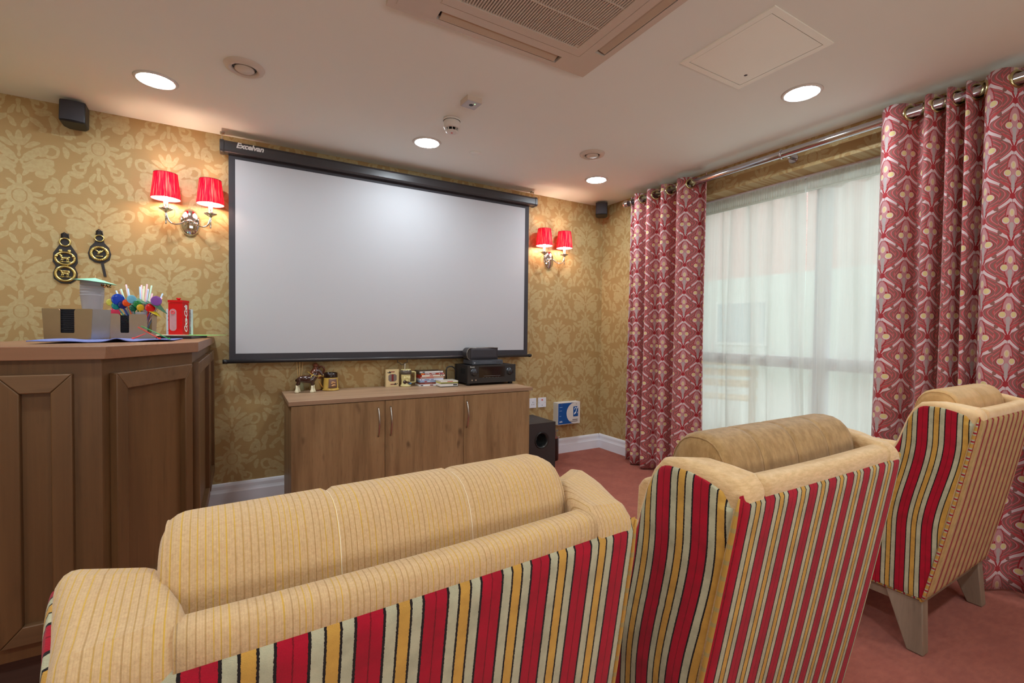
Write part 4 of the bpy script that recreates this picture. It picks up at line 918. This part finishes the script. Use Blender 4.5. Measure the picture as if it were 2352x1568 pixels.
# --- things on the sideboard
Z0 = SZ+.0005
M_HBR = plain('dark brown glaze', (58, 30, 24), .12, var=.5, vs=40, coat=.6); M_HW = plain('cream glaze', (232, 222, 190), .15, var=.03); M_GLD = plain('gilt cord', (206, 176, 70), .35)
def horse(lab, x, y, rz):
    t = thing('horse_figurine', lab, 'figurine', (x, y, Z0), rz)
    # local +x is the head direction
    def skin(name, pts, edges, rad, mat, parent):
        me = bpy.data.meshes.new(name); me.from_pydata(pts, edges, []); o = bpy.data.objects.new(name, me); COL.objects.link(o)
        md = o.modifiers.new('s', 'SKIN'); md.use_smooth_shade = True
        for v, r in zip(me.skin_vertices[0].data, rad): v.radius = r if isinstance(r, tuple) else (r, r)
        me.skin_vertices[0].data[0].use_root = True
        sb_ = o.modifiers.new('b', 'SUBSURF'); sb_.levels = 2; sb_.render_levels = 2
        bpy.context.view_layer.update(); m2 = bpy.data.meshes.new_from_object(o.evaluated_get(bpy.context.evaluated_depsgraph_get())); bpy.data.objects.remove(o)
        m2.materials.clear(); m2.materials.append(mat); m2.name = name
        for p in m2.polygons: p.use_smooth = True
        q = bpy.data.objects.new(name, m2); COL.objects.link(q); q.parent = parent; return q
    P = [(0, 0, .088), (-.035, 0, .092), (-.050, 0, .088), (.035, 0, .090), (.050, 0, .102), (.062, 0, .125), (.070, 0, .146), (.084, 0, .146), (.100, 0, .124), (.106, 0, .113),
         (-.046, .014, .070), (-.050, .016, .048), (-.046, -.014, .070), (-.056, -.016, .048), (.042, .013, .068), (.046, .014, .045), (.040, -.013, .068), (.040, -.014, .045), (-.060, 0, .086), (-.064, 0, .076)]
    E_ = [(0, 1), (1, 2), (0, 3), (3, 4), (4, 5), (5, 6), (6, 7), (7, 8), (8, 9), (2, 10), (10, 11), (2, 12), (12, 13), (3, 14), (14, 15), (3, 16), (16, 17), (2, 18), (18, 19)]
    rad = [(.024, .025), (.022, .024), (.020, .022), (.024, .025), (.021, .023), (.014, .020), (.012, .016), (.012, .014), (.0085, .010), (.0085, .009), .012, .0075, .012, .0075, .011, .0075, .011, .0075, .007, .005]
    skin('body', P, E_, rad, M_HBR, t)
    for x_, y_, k in ((-.050, .016, -.006), (-.056, -.016, -.010), (.046, .014, .004), (.040, -.014, .0)):
        MB().lathe([(0, 0), (.0125, 0), (.0145, .004), (.0125, .012), (.0085, .022), (.0065, .034), (.0062, .050), (0, .052)], c=(x_+k*0, y_, .001), seg=20).build('feathered_leg', M_HW, t)
    MB().sph((.100, 0, .131), (.0035, .006, .020), 12, 10, Matrix.Rotation(R(-38), 3, 'Y')).build('blaze', M_HW, t)
    for s in (-1, 1): MB().sph((.072, s*.008, .166), (.003, .003, .009), 8, 8).build('ear', M_HBR, t)
    MB().tube([(.036+.020*cos(a)*.6, .023*sin(a), .108+.018*cos(a)) for a in [2*pi*k/24 for k in range(24)]], .0022, 6, closed=True).tube([(.098, -.010, .118), (.07, -.018, .112), (.045, -.022, .118), (.022, -.012, .135), (.012, -.004, .142)], .0013, 6).build('gilt_harness', M_GLD, t)
horse('glazed dark brown shire horse figurine with white feathered legs', .375, 3.405, R(-16))
M_WICK = plain('reed', (224, 184, 124), .6)
t = thing('reed_diffuser', 'small glass reed diffuser with three sticks behind the horse figurine', 'diffuser', (.345, 3.505, Z0))
MB().lathe([(0, .001), (.026, .001), (.028, .006), (.028, .048), (.014, .058), (.012, .070), (.010, .070), (.010, .058), (0, .05)], seg=24).build('bottle', clear('olive glass', (176, 168, 128), .08, .5), t)
for dx, dy in ((-.020, .003), (0.0, .0), (.022, .003)): MB().tube([(dx*.1, dy, .01), (dx, dy, .215)], .0023, 8).build('reed', M_WICK, t)
t = thing('ceramic_jug', 'brown glazed stoneware flagon with a loop handle behind the horse head', 'jug', (.447, 3.500, Z0))
MB().lathe([(0, 0), (.036, 0), (.040, .006), (.041, .055), (.039, .085), (.041, .10), (.038, .125), (.024, .150), (.012, .160), (.013, .168), (.020, .173), (.020, .181), (.010, .186), (.012, .192), (0, .190)], seg=32).build('flagon', plain('brown jug glaze', (120, 62, 40), .18, var=.25, vs=18, coat=.4), t)
MB().lathe([(.0405, .008), (.0416, .012), (.0416, .078), (.040, .084)], seg=32).build('label_band', plain('tan stoneware', (152, 124, 74), .45, var=.15), t)
MB().tube([(.018, 0, .160), (.036, -.004, .170), (.052, -.008, .160), (.056, -.008, .140), (.048, -.006, .122), (.036, -.002, .114)], .0065, 10).build('handle', plain('jug handle glaze', (104, 52, 34), .2, var=.1), t)
t = thing('ceramic_mug', 'yellow and dark brown stoneware mug with a relief plaque', 'mug', (.543, 3.470, Z0))
MB().lathe([(0, .001), (.056, .001), (.057, .008), (.050, .014), (.0485, .05), (.0455, .090)], seg=36).build('mug_body', plain('mustard glaze', (204, 168, 84), .22, var=.08), t)
MB().lathe([(.0455, .090), (.0460, .094), (.0455, .121), (.043, .124), (.041, .121), (.041, .06), (0, .055)], seg=36).build('rim_glaze', plain('near black glaze', (40, 24, 20), .12, var=.1), t)
MB().tube([(-.044, 0, .096), (-.058, -.002, .104), (-.082, -.004, .100), (-.090, -.004, .086), (-.080, -.004, .062), (-.062, -.002, .034), (-.048, 0, .016)], [.006, .006, .006, .006, .0055, .005, .005], 10).build('handle', plain('mug handle glaze', (168, 124, 62), .25, var=.2), t)
pq = MB()
def pf(u, v): a = R(-115)+R(70)*u; r = .0535-.006*v; return Vector((r*cos(a), r*sin(a), .020+.064*v))
pq.grid(pf, 12, 6); o = pq.build('relief_plaque', plain('plum brown relief', (120, 88, 76), .35, var=.3, vs=60), t); sd = o.modifiers.new('t', 'SOLIDIFY'); sd.thickness = .003
a0_ = MB()
for (u, v, s) in ((.45, .62, .011), (.6, .56, .009), (.35, .5, .008), (.55, .3, .012), (.4, .25, .010)): p = pf(u, v); a0_.sph(p*1.0+Vector((p.x, p.y, 0)).normalized()*.003, (s, s*.5, s*.6), 10, 6)
a0_.build('relief_figures', plain('ochre relief', (190, 140, 90), .35, var=.2), t)
t = thing('playing_card_tin', 'cream tin box printed like a playing card, standing upright', 'tin box', (.985, 3.485, Z0), R(4))
MB().box((-.050, -.011, 0), (.050, .011, .132), bev=.003).build('tin', plain('cream tin', (220, 196, 148), .4, var=.06), t)
M_MAR = plain('maroon print', (120, 34, 36), .5); M_GRP = plain('grey card print', (122, 108, 104), .5, var=.25, vs=150); M_BKP = plain('black print', (30, 26, 28), .5)
MB().prism([(-.032, .050), (-.020, .040), (.020, .040), (.032, .050), (.032, .085), (.020, .096), (-.020, .096), (-.032, .085)], 1, -.0118, -.0108).build('card_figure', M_GRP, t)
MB().box((-.008, -.0122, .042), (.008, -.0112, .094)).box((-.014, -.0122, .110), (.016, -.0110, .116)).box((-.016, -.0122, .016), (.014, -.0110, .022)).build('card_figure_red', M_MAR, t)
for x, z, s in ((-.022, .112, .006), (-.036, .110, .003), (.022, .022, .006), (.036, .024, .003)): MB().sph((x, -.0113, z), (s, .0008, s), 10, 6).sph((x-s*.8, -.0113, z-s*.9), (s*.8, .0008, s*.8), 10, 6).sph((x+s*.8, -.0113, z-s*.9), (s*.8, .0008, s*.8), 10, 6).build('club_pip', M_BKP, t)
t = thing('toby_mug', 'cream character tankard with a dark helmet rim and square handle', 'mug', (1.085, 3.462, Z0))
M_TOB = plain('pale yellow glaze', (224, 210, 150), .3, var=.12, vs=60)
MB().lathe([(0, 0), (.040, 0), (.041, .008), (.034, .016), (.033, .045), (.036, .070), (.035, .095)], seg=32).build('body', M_TOB, t)
MB().lathe([(.035, .092), (.042, .098), (.044, .108), (.041, .120), (.036, .126)], seg=32).build('helmet_band', plain('pewter glaze', (96, 88, 80), .25, .3, var=.4, vs=70), t)
MB().lathe([(.036, .124), (.037, .131), (.032, .131), (.030, .06), (0, .055)], seg=32).build('rim', M_TOB, t)
MB().tube([(.034, 0, .110), (.074, 0, .108), (.076, 0, .030), (.034, 0, .028)], .0062, 8).build('handle', M_TOB, t)
fc = MB(); fc.sph((-.002, -.036, .070), (.006, .008, .012), 12, 8).sph((.014, -.033, .066), (.010, .006, .014), 12, 8).sph((-.018, -.030, .066), (.009, .006, .013), 12, 8).sph((0, -.034, .048), (.012, .006, .006), 12, 8); fc.build('face_relief', M_TOB, t)
MB().sph((-.016, -.030, .036), (.016, .008, .014), 12, 8).sph((.010, -.035, .032), (.014, .006, .008), 12, 8).build('dark_glaze_patch', M_HBR, t)
MB().sph((.022, -.030, .024), (.016, .010, .007), 12, 8).build('blue_glaze_patch', plain('blue glaze', (66, 120, 168), .25), t)
MB().tube([(-.006, .016, .06), (-.004, .012, .165), (-.002, .012, .172)], [.0035, .0035, .0055], 8).build('white_stick', M_PLAST, t)
tag(MB().sph((1.158-.02, 3.515, Z0+.0125), (.008, .008, .012), 14, 8).build('black_stopper', M_BLACK), 'tiny black rubber stopper beside the tankard', 'stopper')

# discs: cases stacked flat
def case(lab, x, y, z, rz, L_, dpt, th, c, spinec, marks=(), grp='disc cases stacked on the sideboard', txt=None):
    t = thing('disc_case', lab, 'disc case', (x, y, z), rz, grp)
    MB().box((0, 0, 0), (L_, dpt, th), bev=.0012).build('case', plain('case '+lab[:16], c, .35, var=.03), t)
    MB().box((.002, -.0006, .0012), (L_-.002, .0004, th-.0012)).build('spine_print', plain('spine '+lab[:16], spinec, .45, var=.03), t)
    for a, b, cc in marks: MB().box((a*L_, -.0010, th*.25), (b*L_, -.0004, th*.75)).build('spine_mark', plain('mark %d %d %d' % cc, cc, .5, var=0), t)
    if txt: 
        for s_, xx, sz in txt: text('spine_lettering', s_, sz, front(xx*L_, -.0012, th*.24), M_INK, t, bold=.0003)
z = Z0
DV = [('bottom white film case with maroon lettering', (232, 232, 232), (236, 236, 238), [(.03, .14, (60, 40, 50)), (.42, .56, (120, 40, 40))], 0, 0),
      ('maroon film case second from the bottom', (120, 60, 54), (126, 58, 50), [(.2, .5, (160, 90, 80))], .002, 0),
      ('grey-blue film case with a red block', (120, 150, 200), (150, 170, 206), [(.18, .28, (176, 60, 50)), (.3, .42, (210, 220, 230))], .004, 0),
      ('pale lilac film case with blue lettering', (190, 190, 200), (200, 206, 232), [(.06, .09, (50, 80, 150)), (.2, .4, (120, 130, 170)), (.46, .58, (120, 130, 170))], .000, 0),
      ('peach and grey film case', (170, 40, 36), (186, 160, 140), [(.02, .2, (170, 140, 130)), (.24, .56, (200, 110, 100))], .006, 0),
      ('ivory film case with a red scribble', (190, 60, 50), (236, 230, 216), [(.34, .48, (200, 120, 110)), (.78, .83, (120, 110, 90)), (.87, .91, (120, 110, 90))], .016, 0),
      ('orange and red film case', (80, 70, 74), (176, 62, 40), [(.0, .13, (244, 130, 40)), (.76, .79, (240, 230, 220)), (.84, .88, (90, 100, 170)), (.93, .95, (230, 220, 210))], .010, 1),
      ('topmost white film case with a black swirl', (60, 48, 46), (232, 230, 230), [(.04, .06, (50, 60, 120)), (.12, .22, (40, 40, 50)), (.84, .92, (190, 190, 200))], .000, 0)]
for i, (lab, c, sc_, mk, dx, tx) in enumerate(DV):
    case(lab+' in the taller disc stack', 1.176+dx, 3.402+.001*i, z, R(-3+(i % 3)*.8), .190, .135, .0140, c, sc_, mk, 'film cases in the taller stack', [('GONE', .17, .012), ('with the', .33, .005), ('WIND', .44, .012)] if tx else None); z += .0144
z = Z0+.001
for i, (lab, c, sc_, mk, th) in enumerate([('clear plastic disc case at the bottom', (70, 60, 50), (110, 96, 80), [], .004), ('thick white disc box with a barcode', (232, 232, 230), (236, 234, 232), [(.74, .96, (60, 60, 60))], .020), ('black disc case with a thin dark spine', (200, 196, 90), (30, 30, 34), [], .006), ('yellow-edged disc case', (220, 216, 110), (212, 206, 130), [], .004), ('topmost pale disc case with red lettering', (200, 190, 176), (234, 230, 222), [(.38, .7, (200, 90, 80))], .010)]):
    case(lab+' in the shorter disc stack', 1.300-.002*(i % 2), 3.285+.003*(i % 2), z, R(-3), .140, .125, th, c, sc_, mk, 'disc cases in the shorter stack'); z += th+.0004

t = thing('av_receiver', 'large black audio receiver with two dials on the sideboard', 'audio receiver', (1.734, 3.284, Z0))
hw = .2175
MB().box((-hw, .004, .018), (hw, .235, .158), bev=.003).build('chassis', M_BLACK, t)
MB().box((-hw, -.012, .018), (hw, .006, .160), bev=.004).build('front_panel', plain('black brushed fascia', (40, 36, 36), .4, var=.06), t)
MB().box((-.118, -.0132, .062), (.118, -.0118, .146), bev=.0005).build('display_window', plain('glossy dark display', (34, 22, 18), .08, var=0), t)
for x in (-.160, .160):
    kb = MB(); kb.lathe([(.032, 0), (.032, .002), (.027, .004), (.026, .018), (.024, .021), (0, .0215)], M=Matrix.Rotation(pi/2, 4, 'X'), c=(x, -.012, .105), seg=36).build('volume_dial', plain('dark brushed dial', (70, 70, 74), .25, .7, var=.2, vs=90), t)
for x in (-.190, .190):
    for y in (.03, .20): MB().cyl((x, y, 0), (x, y, .019), .020, .018, 20).build('foot', M_BLACK, t)
for x in (-.178, -.145): MB().cyl((x, -.0135, .043), (x, -.011, .043), .006, seg=16).build('front_socket', M_STEEL, t)
MB().box((-.075, -.0138, .072), (.075, -.0128, .0735)).build('indicator_line', plain('grey print b', (140, 140, 140), .4), t)
for x in (-.085, -.055, -.030, .0, .03, .05): MB().box((x, -.0128, .060), (x+.012, -.0118, .0615)).build('button_print', plain('grey print b', (140, 140, 140), .4), t)
text('brand_lettering', 'Pioneer', .013, front(-.196, -.0124, .143), plain('pale print', (220, 216, 210), .4), t, bold=.0003)
for k in range(8): MB().box((-hw-.0008, .03+k*.011, .09), (-hw+.001, .036+k*.011, .13)).build('side_vent', plain('vent black', (8, 8, 8), .6, var=0), t)
ZR = Z0+.1605
t = thing('disc_player', 'slim dark silver disc player on top of the receiver', 'disc player', (1.706, 3.30, ZR))
MB().box((-.136, 0, .004), (.136, .175, .036), bev=.003).build('chassis', plain('gunmetal lid', (84, 86, 94), .35, .4), t)
MB().box((-.136, -.006, .004), (.136, .001, .034), bev=.002).build('front_panel', plain('slate fascia', (70, 76, 86), .35, var=.03), t)
MB().box((-.075, -.0068, .010), (.035, -.0058, .028)).build('disc_tray', plain('slate tray', (78, 84, 94), .3), t)
for x in (.082, .096, .110, .122): MB().cyl((x, -.0072, .020), (x, -.0058, .020), .004, seg=12).build('button', M_CHAR, t)
for x in (-.12, .12):
    for y in (.015, .15): MB().cyl((x, y, 0), (x, y, .005), .008, seg=12).build('foot', M_BLACK, t)
text('brand_lettering', 'LG', .009, front(-.124, -.0064, .014), M_INK, t, bold=.0004)
ZP = ZR+.0365
t = thing('centre_speaker', 'curved black centre speaker on top of the disc player', 'speaker', (1.700, 3.345, ZP))
MB().prism([(0, 0), (.09, 0), (.105, .03), (.105, .07), (.085, .098), (.0, .098)], 0, -.135, .120, bev=.006).build('cabinet', M_BLACK, t)
g = MB()
def cg(u, v): return Vector((-.126+.244*u, -.006-.004*sin(pi*u), .003+.095*v))
g.grid(cg, 12, 4); o = g.build('grille', M_BLKM, t); sd = o.modifiers.new('t', 'SOLIDIFY'); sd.thickness = .004
MB().prism([(.002, .004)]+[(-.008, .004)]+[(-.008+.0, .0)]+[(.0, .0)], 0, -.126, .118).build('base_strip', M_CHAR, t)
cp = [(-.126-.034*cos(a), .049+.048*sin(a)) for a in [-pi/2+pi*k/16 for k in range(17)]]
MB().prism(cp, 1, -.004, .085, bev=.002).build('end_curve', M_CHAR, t)
MB().tube([(p[0]*1.0, -.006, p[1]) for p in cp]+[(.118, -.010, .098)], .0018, 6).build('silver_edge', M_STEEL, t)
t = thing('black_arched_stand', 'thin black arched stand between the disc stacks and the receiver', 'stand', (1.452, 3.455, Z0))
MB().tube([(-.038, 0, .0), (-.038, 0, .118), (-.030, 0, .135), (-.012, 0, .142), (.012, 0, .142), (.034, 0, .128), (.042, 0, .110), (.044, 0, .0)], .0055, 8).box((-.05, -.03, 0), (.052, .03, .005), bev=.002).build('arch', M_BLACK, t)

# ================================================================== SUBWOOFER AND BIN
t = thing('subwoofer', 'black subwoofer box with a round port on the floor by the sideboard', 'subwoofer', (2.135, 3.13, 0))
M_SUB = plain('black ash vinyl', (54, 50, 50), .45, var=.05)
bm_ = MB()
x0, x1, z0, z1 = -.150, .128, .02, .405; pc_ = Vector((-.008, 0, .262)); pr_ = .062; NS = 40
ring_o = []; 
for k in range(NS):
    a = 2*pi*k/NS; d = Vector((cos(a), 0, sin(a))); tx = (x1-pc_.x)/d.x if d.x > 1e-6 else ((x0-pc_.x)/d.x if d.x < -1e-6 else 1e9); tz = (z1-pc_.z)/d.z if d.z > 1e-6 else ((z0-pc_.z)/d.z if d.z < -1e-6 else 1e9)
    ring_o.append(pc_+d*min(tx, tz))
ring_i = [pc_+Vector((cos(2*pi*k/NS), 0, sin(2*pi*k/NS)))*pr_ for k in range(NS)]
bm_.add(ring_o+ring_i, [(k, (k+1) % NS, NS+(k+1) % NS, NS+k) for k in range(NS)])
# corners of the front
for cx, cz in ((x0, z0), (x1, z0), (x1, z1), (x0, z1)):
    a = math.atan2(cz-pc_.z, cx-pc_.x) % (2*pi); k = int(a/(2*pi)*NS); bm_.add([ring_o[k], Vector((cx, 0, cz)), ring_o[(k+1) % NS]], [(0, 1, 2)])
bm_.add([Vector(p) for p in ((x0, 0, z0), (x1, 0, z0), (x1, 0, z1), (x0, 0, z1), (x0, .36, z0), (x1, .36, z0), (x1, .36, z1), (x0, .36, z1))], [(4, 5, 6, 7), (0, 1, 5, 4), (1, 2, 6, 5), (2, 3, 7, 6), (3, 0, 4, 7)])
bm_.build('cabinet', M_SUB, t)
MB().lathe([(.066, -.002), (.070, .002), (.064, .006), (.052, -.006), (.046, -.03), (.044, -.12), (0, -.12)], M=Matrix.Rotation(pi/2, 4, 'X'), c=pc_, seg=40).build('port_flare', plain('satin black port', (40, 42, 42), .25, var=0), t)
for x in (-.13, .11):
    for y in (.03, .33): MB().cyl((x, y, 0), (x, y, .021), .018, seg=16).build('foot', M_BLACK, t)
t = thing('waste_bin', 'slim black cylindrical bin with a chrome top behind the subwoofer', 'bin', (2.40, 3.415, 0))
MB().lathe([(0, .001), (.084, .001), (.086, .012), (.086, .205)], seg=36).build('body', plain('dark brown enamel', (38, 24, 24), .3, var=.05), t)
MB().lathe([(.087, .203), (.095, .212), (.096, .222), (.084, .230), (.083, .262), (.079, .270), (.075, .262), (.074, .235), (0, .232)], seg=36).build('chrome_top', M_CHROME, t)

# ================================================================== ARMCHAIRS
def chair(lab, loc, fr, pil, rear, side, pipe, nseam, pend, ho=.305, hi=.230):
    t = thing('armchair', lab, 'armchair', (loc[0], loc[1], 0), R(loc[2]), 'high-backed armchairs facing the screen')
    def flare(c):
        k = 1+.055*max(0, .885-c.z)/.685
        b = max(0, min(1, (c.y-.01)/.15)); b = b*b*(3-2*b)*max(0, min(1, (c.z-.45)/.35))
        tt = max(0, min(1, (abs(c.x)-hi)/(ho-hi))) if abs(c.x) > hi-.01 else 1
        sy = max(0, min(1, (c.y-.03)/.11))*max(0, min(1, (c.z-.70)/.15))
        return Vector((c.x*k+(.020*b if c.x > .2 else -.020*b if c.x < -.2 else 0), c.y-.050*(1-tt)*sy, c.z-.012*tt*tt*max(0, 1-abs(c.y-.02)/.06)*(1 if c.z > .87 else 0)))
    def shift(z): 
        u = max(0, min(1, (z-.44)/(.80-.44))); return -.056*(u*u*(3-2*u))
    out = [(.125, .20), (-.006, .866), (-.006, .896), (.014, .915), (.075, .921), (.130, .925), (.158, .920), (.180, .894), (.196, .860), (.222, .770), (.250, .710), (.300, .665), (.360, .650), (.690, .640), (.745, .625), (.768, .590), (.775, .20)]
    for s in (-1, 1):
        xi, xo = (hi*s, ho*s)
        mb = MB().prism(out, 0, min(xi, xo), max(xi, xo), bev=.018, seg=4, ang=40)
        for ax_, vals in ((2, (.30, .42, .50, .56, .62, .68, .74, .80, .86, .90)), (1, (.03, .06, .09, .12, .16, .22, .30, .45))):
            for vv in vals:
                co = [0, 0, 0]; co[ax_] = vv; no = [0, 0, 0]; no[ax_] = 1
                bmesh.ops.bisect_plane(mb.b, geom=mb.b.verts[:]+mb.b.edges[:]+mb.b.faces[:], plane_co=co, plane_no=no)
        mb.xform(flare)
        mb.build('wing_and_arm_frame', fr, t)
        # striped outer side panel, slightly proud, bulging
        ins = [(.130, .205), (.010, .862), (.016, .880), (.030, .896), (.075, .905), (.128, .909), (.150, .905), (.168, .886), (.184, .855), (.210, .765), (.240, .700), (.292, .652), (.356, .636), (.688, .626), (.736, .612), (.754, .585), (.760, .205)]
        mb = MB(); 
        # grid fill: rows in z between front and rear outline
        def yr(z):   # rear/front y for height z
            def cross(pl):
                r = []
                for (y0, z0), (y1, z1) in zip(pl, pl[1:]+pl[:1]):
                    if (z0 <= z < z1) or (z1 <= z < z0): r.append(y0+(y1-y0)*(z-z0)/(z1-z0))
                return r
            r = cross(ins); return (min(r), max(r)) if r else None
        NZ = 44; NY = 26; zs = [.206+(.9085-.206)*(1-(1-i/NZ)**1.5) for i in range(NZ+1)]
        rows = []
        for z in zs:
            a, b = yr(min(z, .9084)); rows.append((a, b, z))
        def sf(u, v):
            a, b, z = rows[int(round(v*NZ))]; y = a+(b-a)*u
            e = min(u*(b-a), (1-u)*(b-a), .9085-z, z-.200)/.03; e = max(0, min(1, e)); bul = .007*math.sqrt(1-(1-e)**2)
            return flare(Vector(((ho-.001+bul)*s, y, z)))
        mb.grid(sf, NY, NZ, lambda u, v: (sf(u, v).y-shift(sf(u, v).z)*1.0, sf(u, v).z))
        if s > 0: bmesh.ops.reverse_faces(mb.b, faces=mb.b.faces[:])
        mb.build('striped_side_panel', side, t)
    # back body
    MB().prism([(.010, .870), (.048, .890), (.075, .60), (.165, .20), (.130, .20)], 0, -.236, .236, M=None).xform(flare).build('back_body', fr, t)
    # top rail: padded roll
    ra = MB()
    cs = []
    for k in range(20):
        a = 2*pi*k/20; cy, cz = .016, .888; ry, rz_ = .022, .0215
        cs.append((cy+ry*abs(cos(a))**.7*(1 if cos(a) >= 0 else -1), cz+rz_*abs(sin(a))**.7*(1 if sin(a) >= 0 else -1)))
    def rf(u, v):
        y, z = cs[int(round(v*20)) % 20]; x = (hi+.010)*(2*u-1); sag = -.003*sin(pi*u); return Vector((x, y, z+sag))
    ra.grid(rf, 24, 20, None); 
    for uu in (0, 1):
        ra.add([Vector(((hi+.012)*(-1 if uu == 0 else 1), .016, .888))]+[rf(uu, j/20) for j in range(20)], [(0, 1+j, 1+(j+1) % 20) for j in range(20)], None, True)
    ra.build('top_rail', fr, t)
    # rear striped panel
    rp = MB()
    def pf_(u, v):
        hw_ = (ho+.0015)*(1+.050*v); x = -hw_+2*hw_*u; 
        z = .888-.688*v; y = -.012+.128*v
        e = min(1, min(u, 1-u)*2*hw_/.03); et = min(1, (v*.688+.0)/.03); eb = min(1, (1-v)*.688/.03)
        bul = .012*math.sqrt(max(0, 1-(1-e)**2))*math.sqrt(max(0, 1-(1-et)**2))*math.sqrt(max(0, 1-(1-eb)**2))
        return Vector((x, y+.012-bul-.004*sin(pi*v), z))
    rp.grid(pf_, 60, 40, lambda u, v: ((u-1)*(2*ho-.003), .688*v)); rp.build('striped_rear_panel', rear, t)
    # piping
    for s in (-1, 1):
        pts = []
        for k in range(25):
            v = .006+.994*k/24; p = pf_(0 if s < 0 else 1, v); pts.append((p.x+.001*s, p.y-.001, p.z))
        MB().tube(pts, [.0015, .0035]+[.0048]*23, 8).build('piping', pipe, t)
    MB().tube([tuple(pf_(k/20, 1)+Vector((0, .004, -.003))) for k in range(21)], .0045, 8).build('piping', pipe, t)
    for s in (-1, 1):
        MB().tube([(.3155*s, .13+(.765-.13)*k/12, .200) for k in range(13)], .0045, 8).build('piping', pipe, t)
    # headrest bolster
    pw, pc0 = .249, -.004; cyp, czp = .130, .845; ryp, rzp = .070, .118; NU = 72; NV = 28
    seams = [(-1+2*(i+1)/(nseam+1)) for i in range(nseam)]
    pb = MB()
    def bf(u, v):
        x = -1+2*u; a = 2*pi*v; ex = max(0, (abs(x)-.90)/.10); k = math.sqrt(max(0, 1-ex*ex)) if ex < 1 else 0
        k = max(k, .0); g = 1
        for sx in seams: g -= .035*math.exp(-((x-sx)/.012)**2)
        k2 = .80+.20*k if ex > 0 else 1.0
        c_, s_ = cos(a), sin(a); y = cyp+ryp*g*k2*abs(c_)**.8*(1 if c_ >= 0 else -1); z = czp+rzp*g*k2*abs(s_)**.75*(1 if s_ >= 0 else -1)
        y += .02*(z-czp)*-1
        return Vector((pw*x+pc0, y, z))
    pb.grid(bf, NU, NV)
    for uu in (0, 1):
        pts = [bf(uu, j/NV) for j in range(NV)]; pb.add([Vector((pw*(1 if uu else -1)*1.0+pc0, cyp, czp))]+pts, [(0, 1+j, 1+(j+1) % NV) for j in range(NV)], None, True)
    o = pb.build('headrest_bolster', pil, t)
    for sx in seams:
        MB().tube([bf((sx+1)/2, j/NV)+Vector((0, 0, -.0004)) for j in range(NV)], .0008, 6, closed=True).build('seam', pend, o)
    for sx in (-1, 1):
        MB().tube([bf(0.012 if sx < 0 else .988, j/NV) for j in range(NV)], .0016, 6, closed=True).build('end_seam', pil, o)
    # seat and lower back cushion
    MB().box((-.232, .16, .36), (.232, .77, .47), bev=.03, seg=4).build('seat_cushion', fr, t)
    MB().prism([(.085, .74), (.19, .70), (.24, .47), (.13, .47)], 0, -.23, .23, bev=.02, seg=3).build('back_cushion', fr, t)
    MB().box((-.245, .14, .215), (.245, .765, .358), bev=.008).build('seat_base', fr, t)
    # timber rails and legs
    tr = MB(); tr.box((-.29, .15, .155), (.29, .20, .197), bev=.003).box((-.29, .70, .155), (.29, .75, .197), bev=.003).box((-.30, .20, .155), (-.26, .70, .197), bev=.003).box((.26, .20, .155), (.30, .70, .197), bev=.003)
    tr.build('timber_rail', M_LEG, t, weld=False)
    for s in (-1, 1):
        for (y0, y1, f0, f1) in ((.130, .245, .118, .168), (.655, .755, .700, .750)):
            mb = MB(); xo, xi = .312*s, .262*s; fo_, fi = .330*s, .282*s
            v = [(xo, y0, .197), (xo, y1, .197), (xi, y1, .197), (xi, y0, .197), (fo_, f0, 0.001), (fo_, f1, 0.001), (fi, f1, 0.001), (fi, f0, 0.001)]
            vs, fs = mb.add([Vector(p) for p in v], [(0, 1, 2, 3), (7, 6, 5, 4), (0, 4, 5, 1), (1, 5, 6, 2), (2, 6, 7, 3), (3, 7, 4, 0)])
            bmesh.ops.recalc_face_normals(mb.b, faces=fs); mb.bevel(fs, .004, 2); mb.build('leg', M_LEG, t)
    return t
M_THREAD = plain('pale thread', (226, 206, 176), .8); M_BRSEAM = plain('brown seam', (128, 94, 56), .9); M_SDSEAM = plain('suede seam', (190, 148, 98), .9)
chair('nearest armchair with corduroy-lined beige top and red, sage and gold striped back', (.186, .475, 3.0), M_CORD, M_CORD, M_STRIPE, M_STRIPE_SIDE, M_PIPE2, 2, M_THREAD, .316, .226)
chair('middle armchair with a dark brown channelled headrest and striped back', (1.026, .468, 0), M_BEIGE2, M_BROWN, M_STRIPE, M_STRIPE_SIDE, M_PIPE2, 3, M_BRSEAM)
chair('rightmost armchair with pale suede headrest and thin red striped back by the curtain', (2.448, .540, 0), M_SUEDE, M_SUEDE2, M_STRIPE3, M_STRIPE_SIDE, M_PIPE, 1, M_SDSEAM)
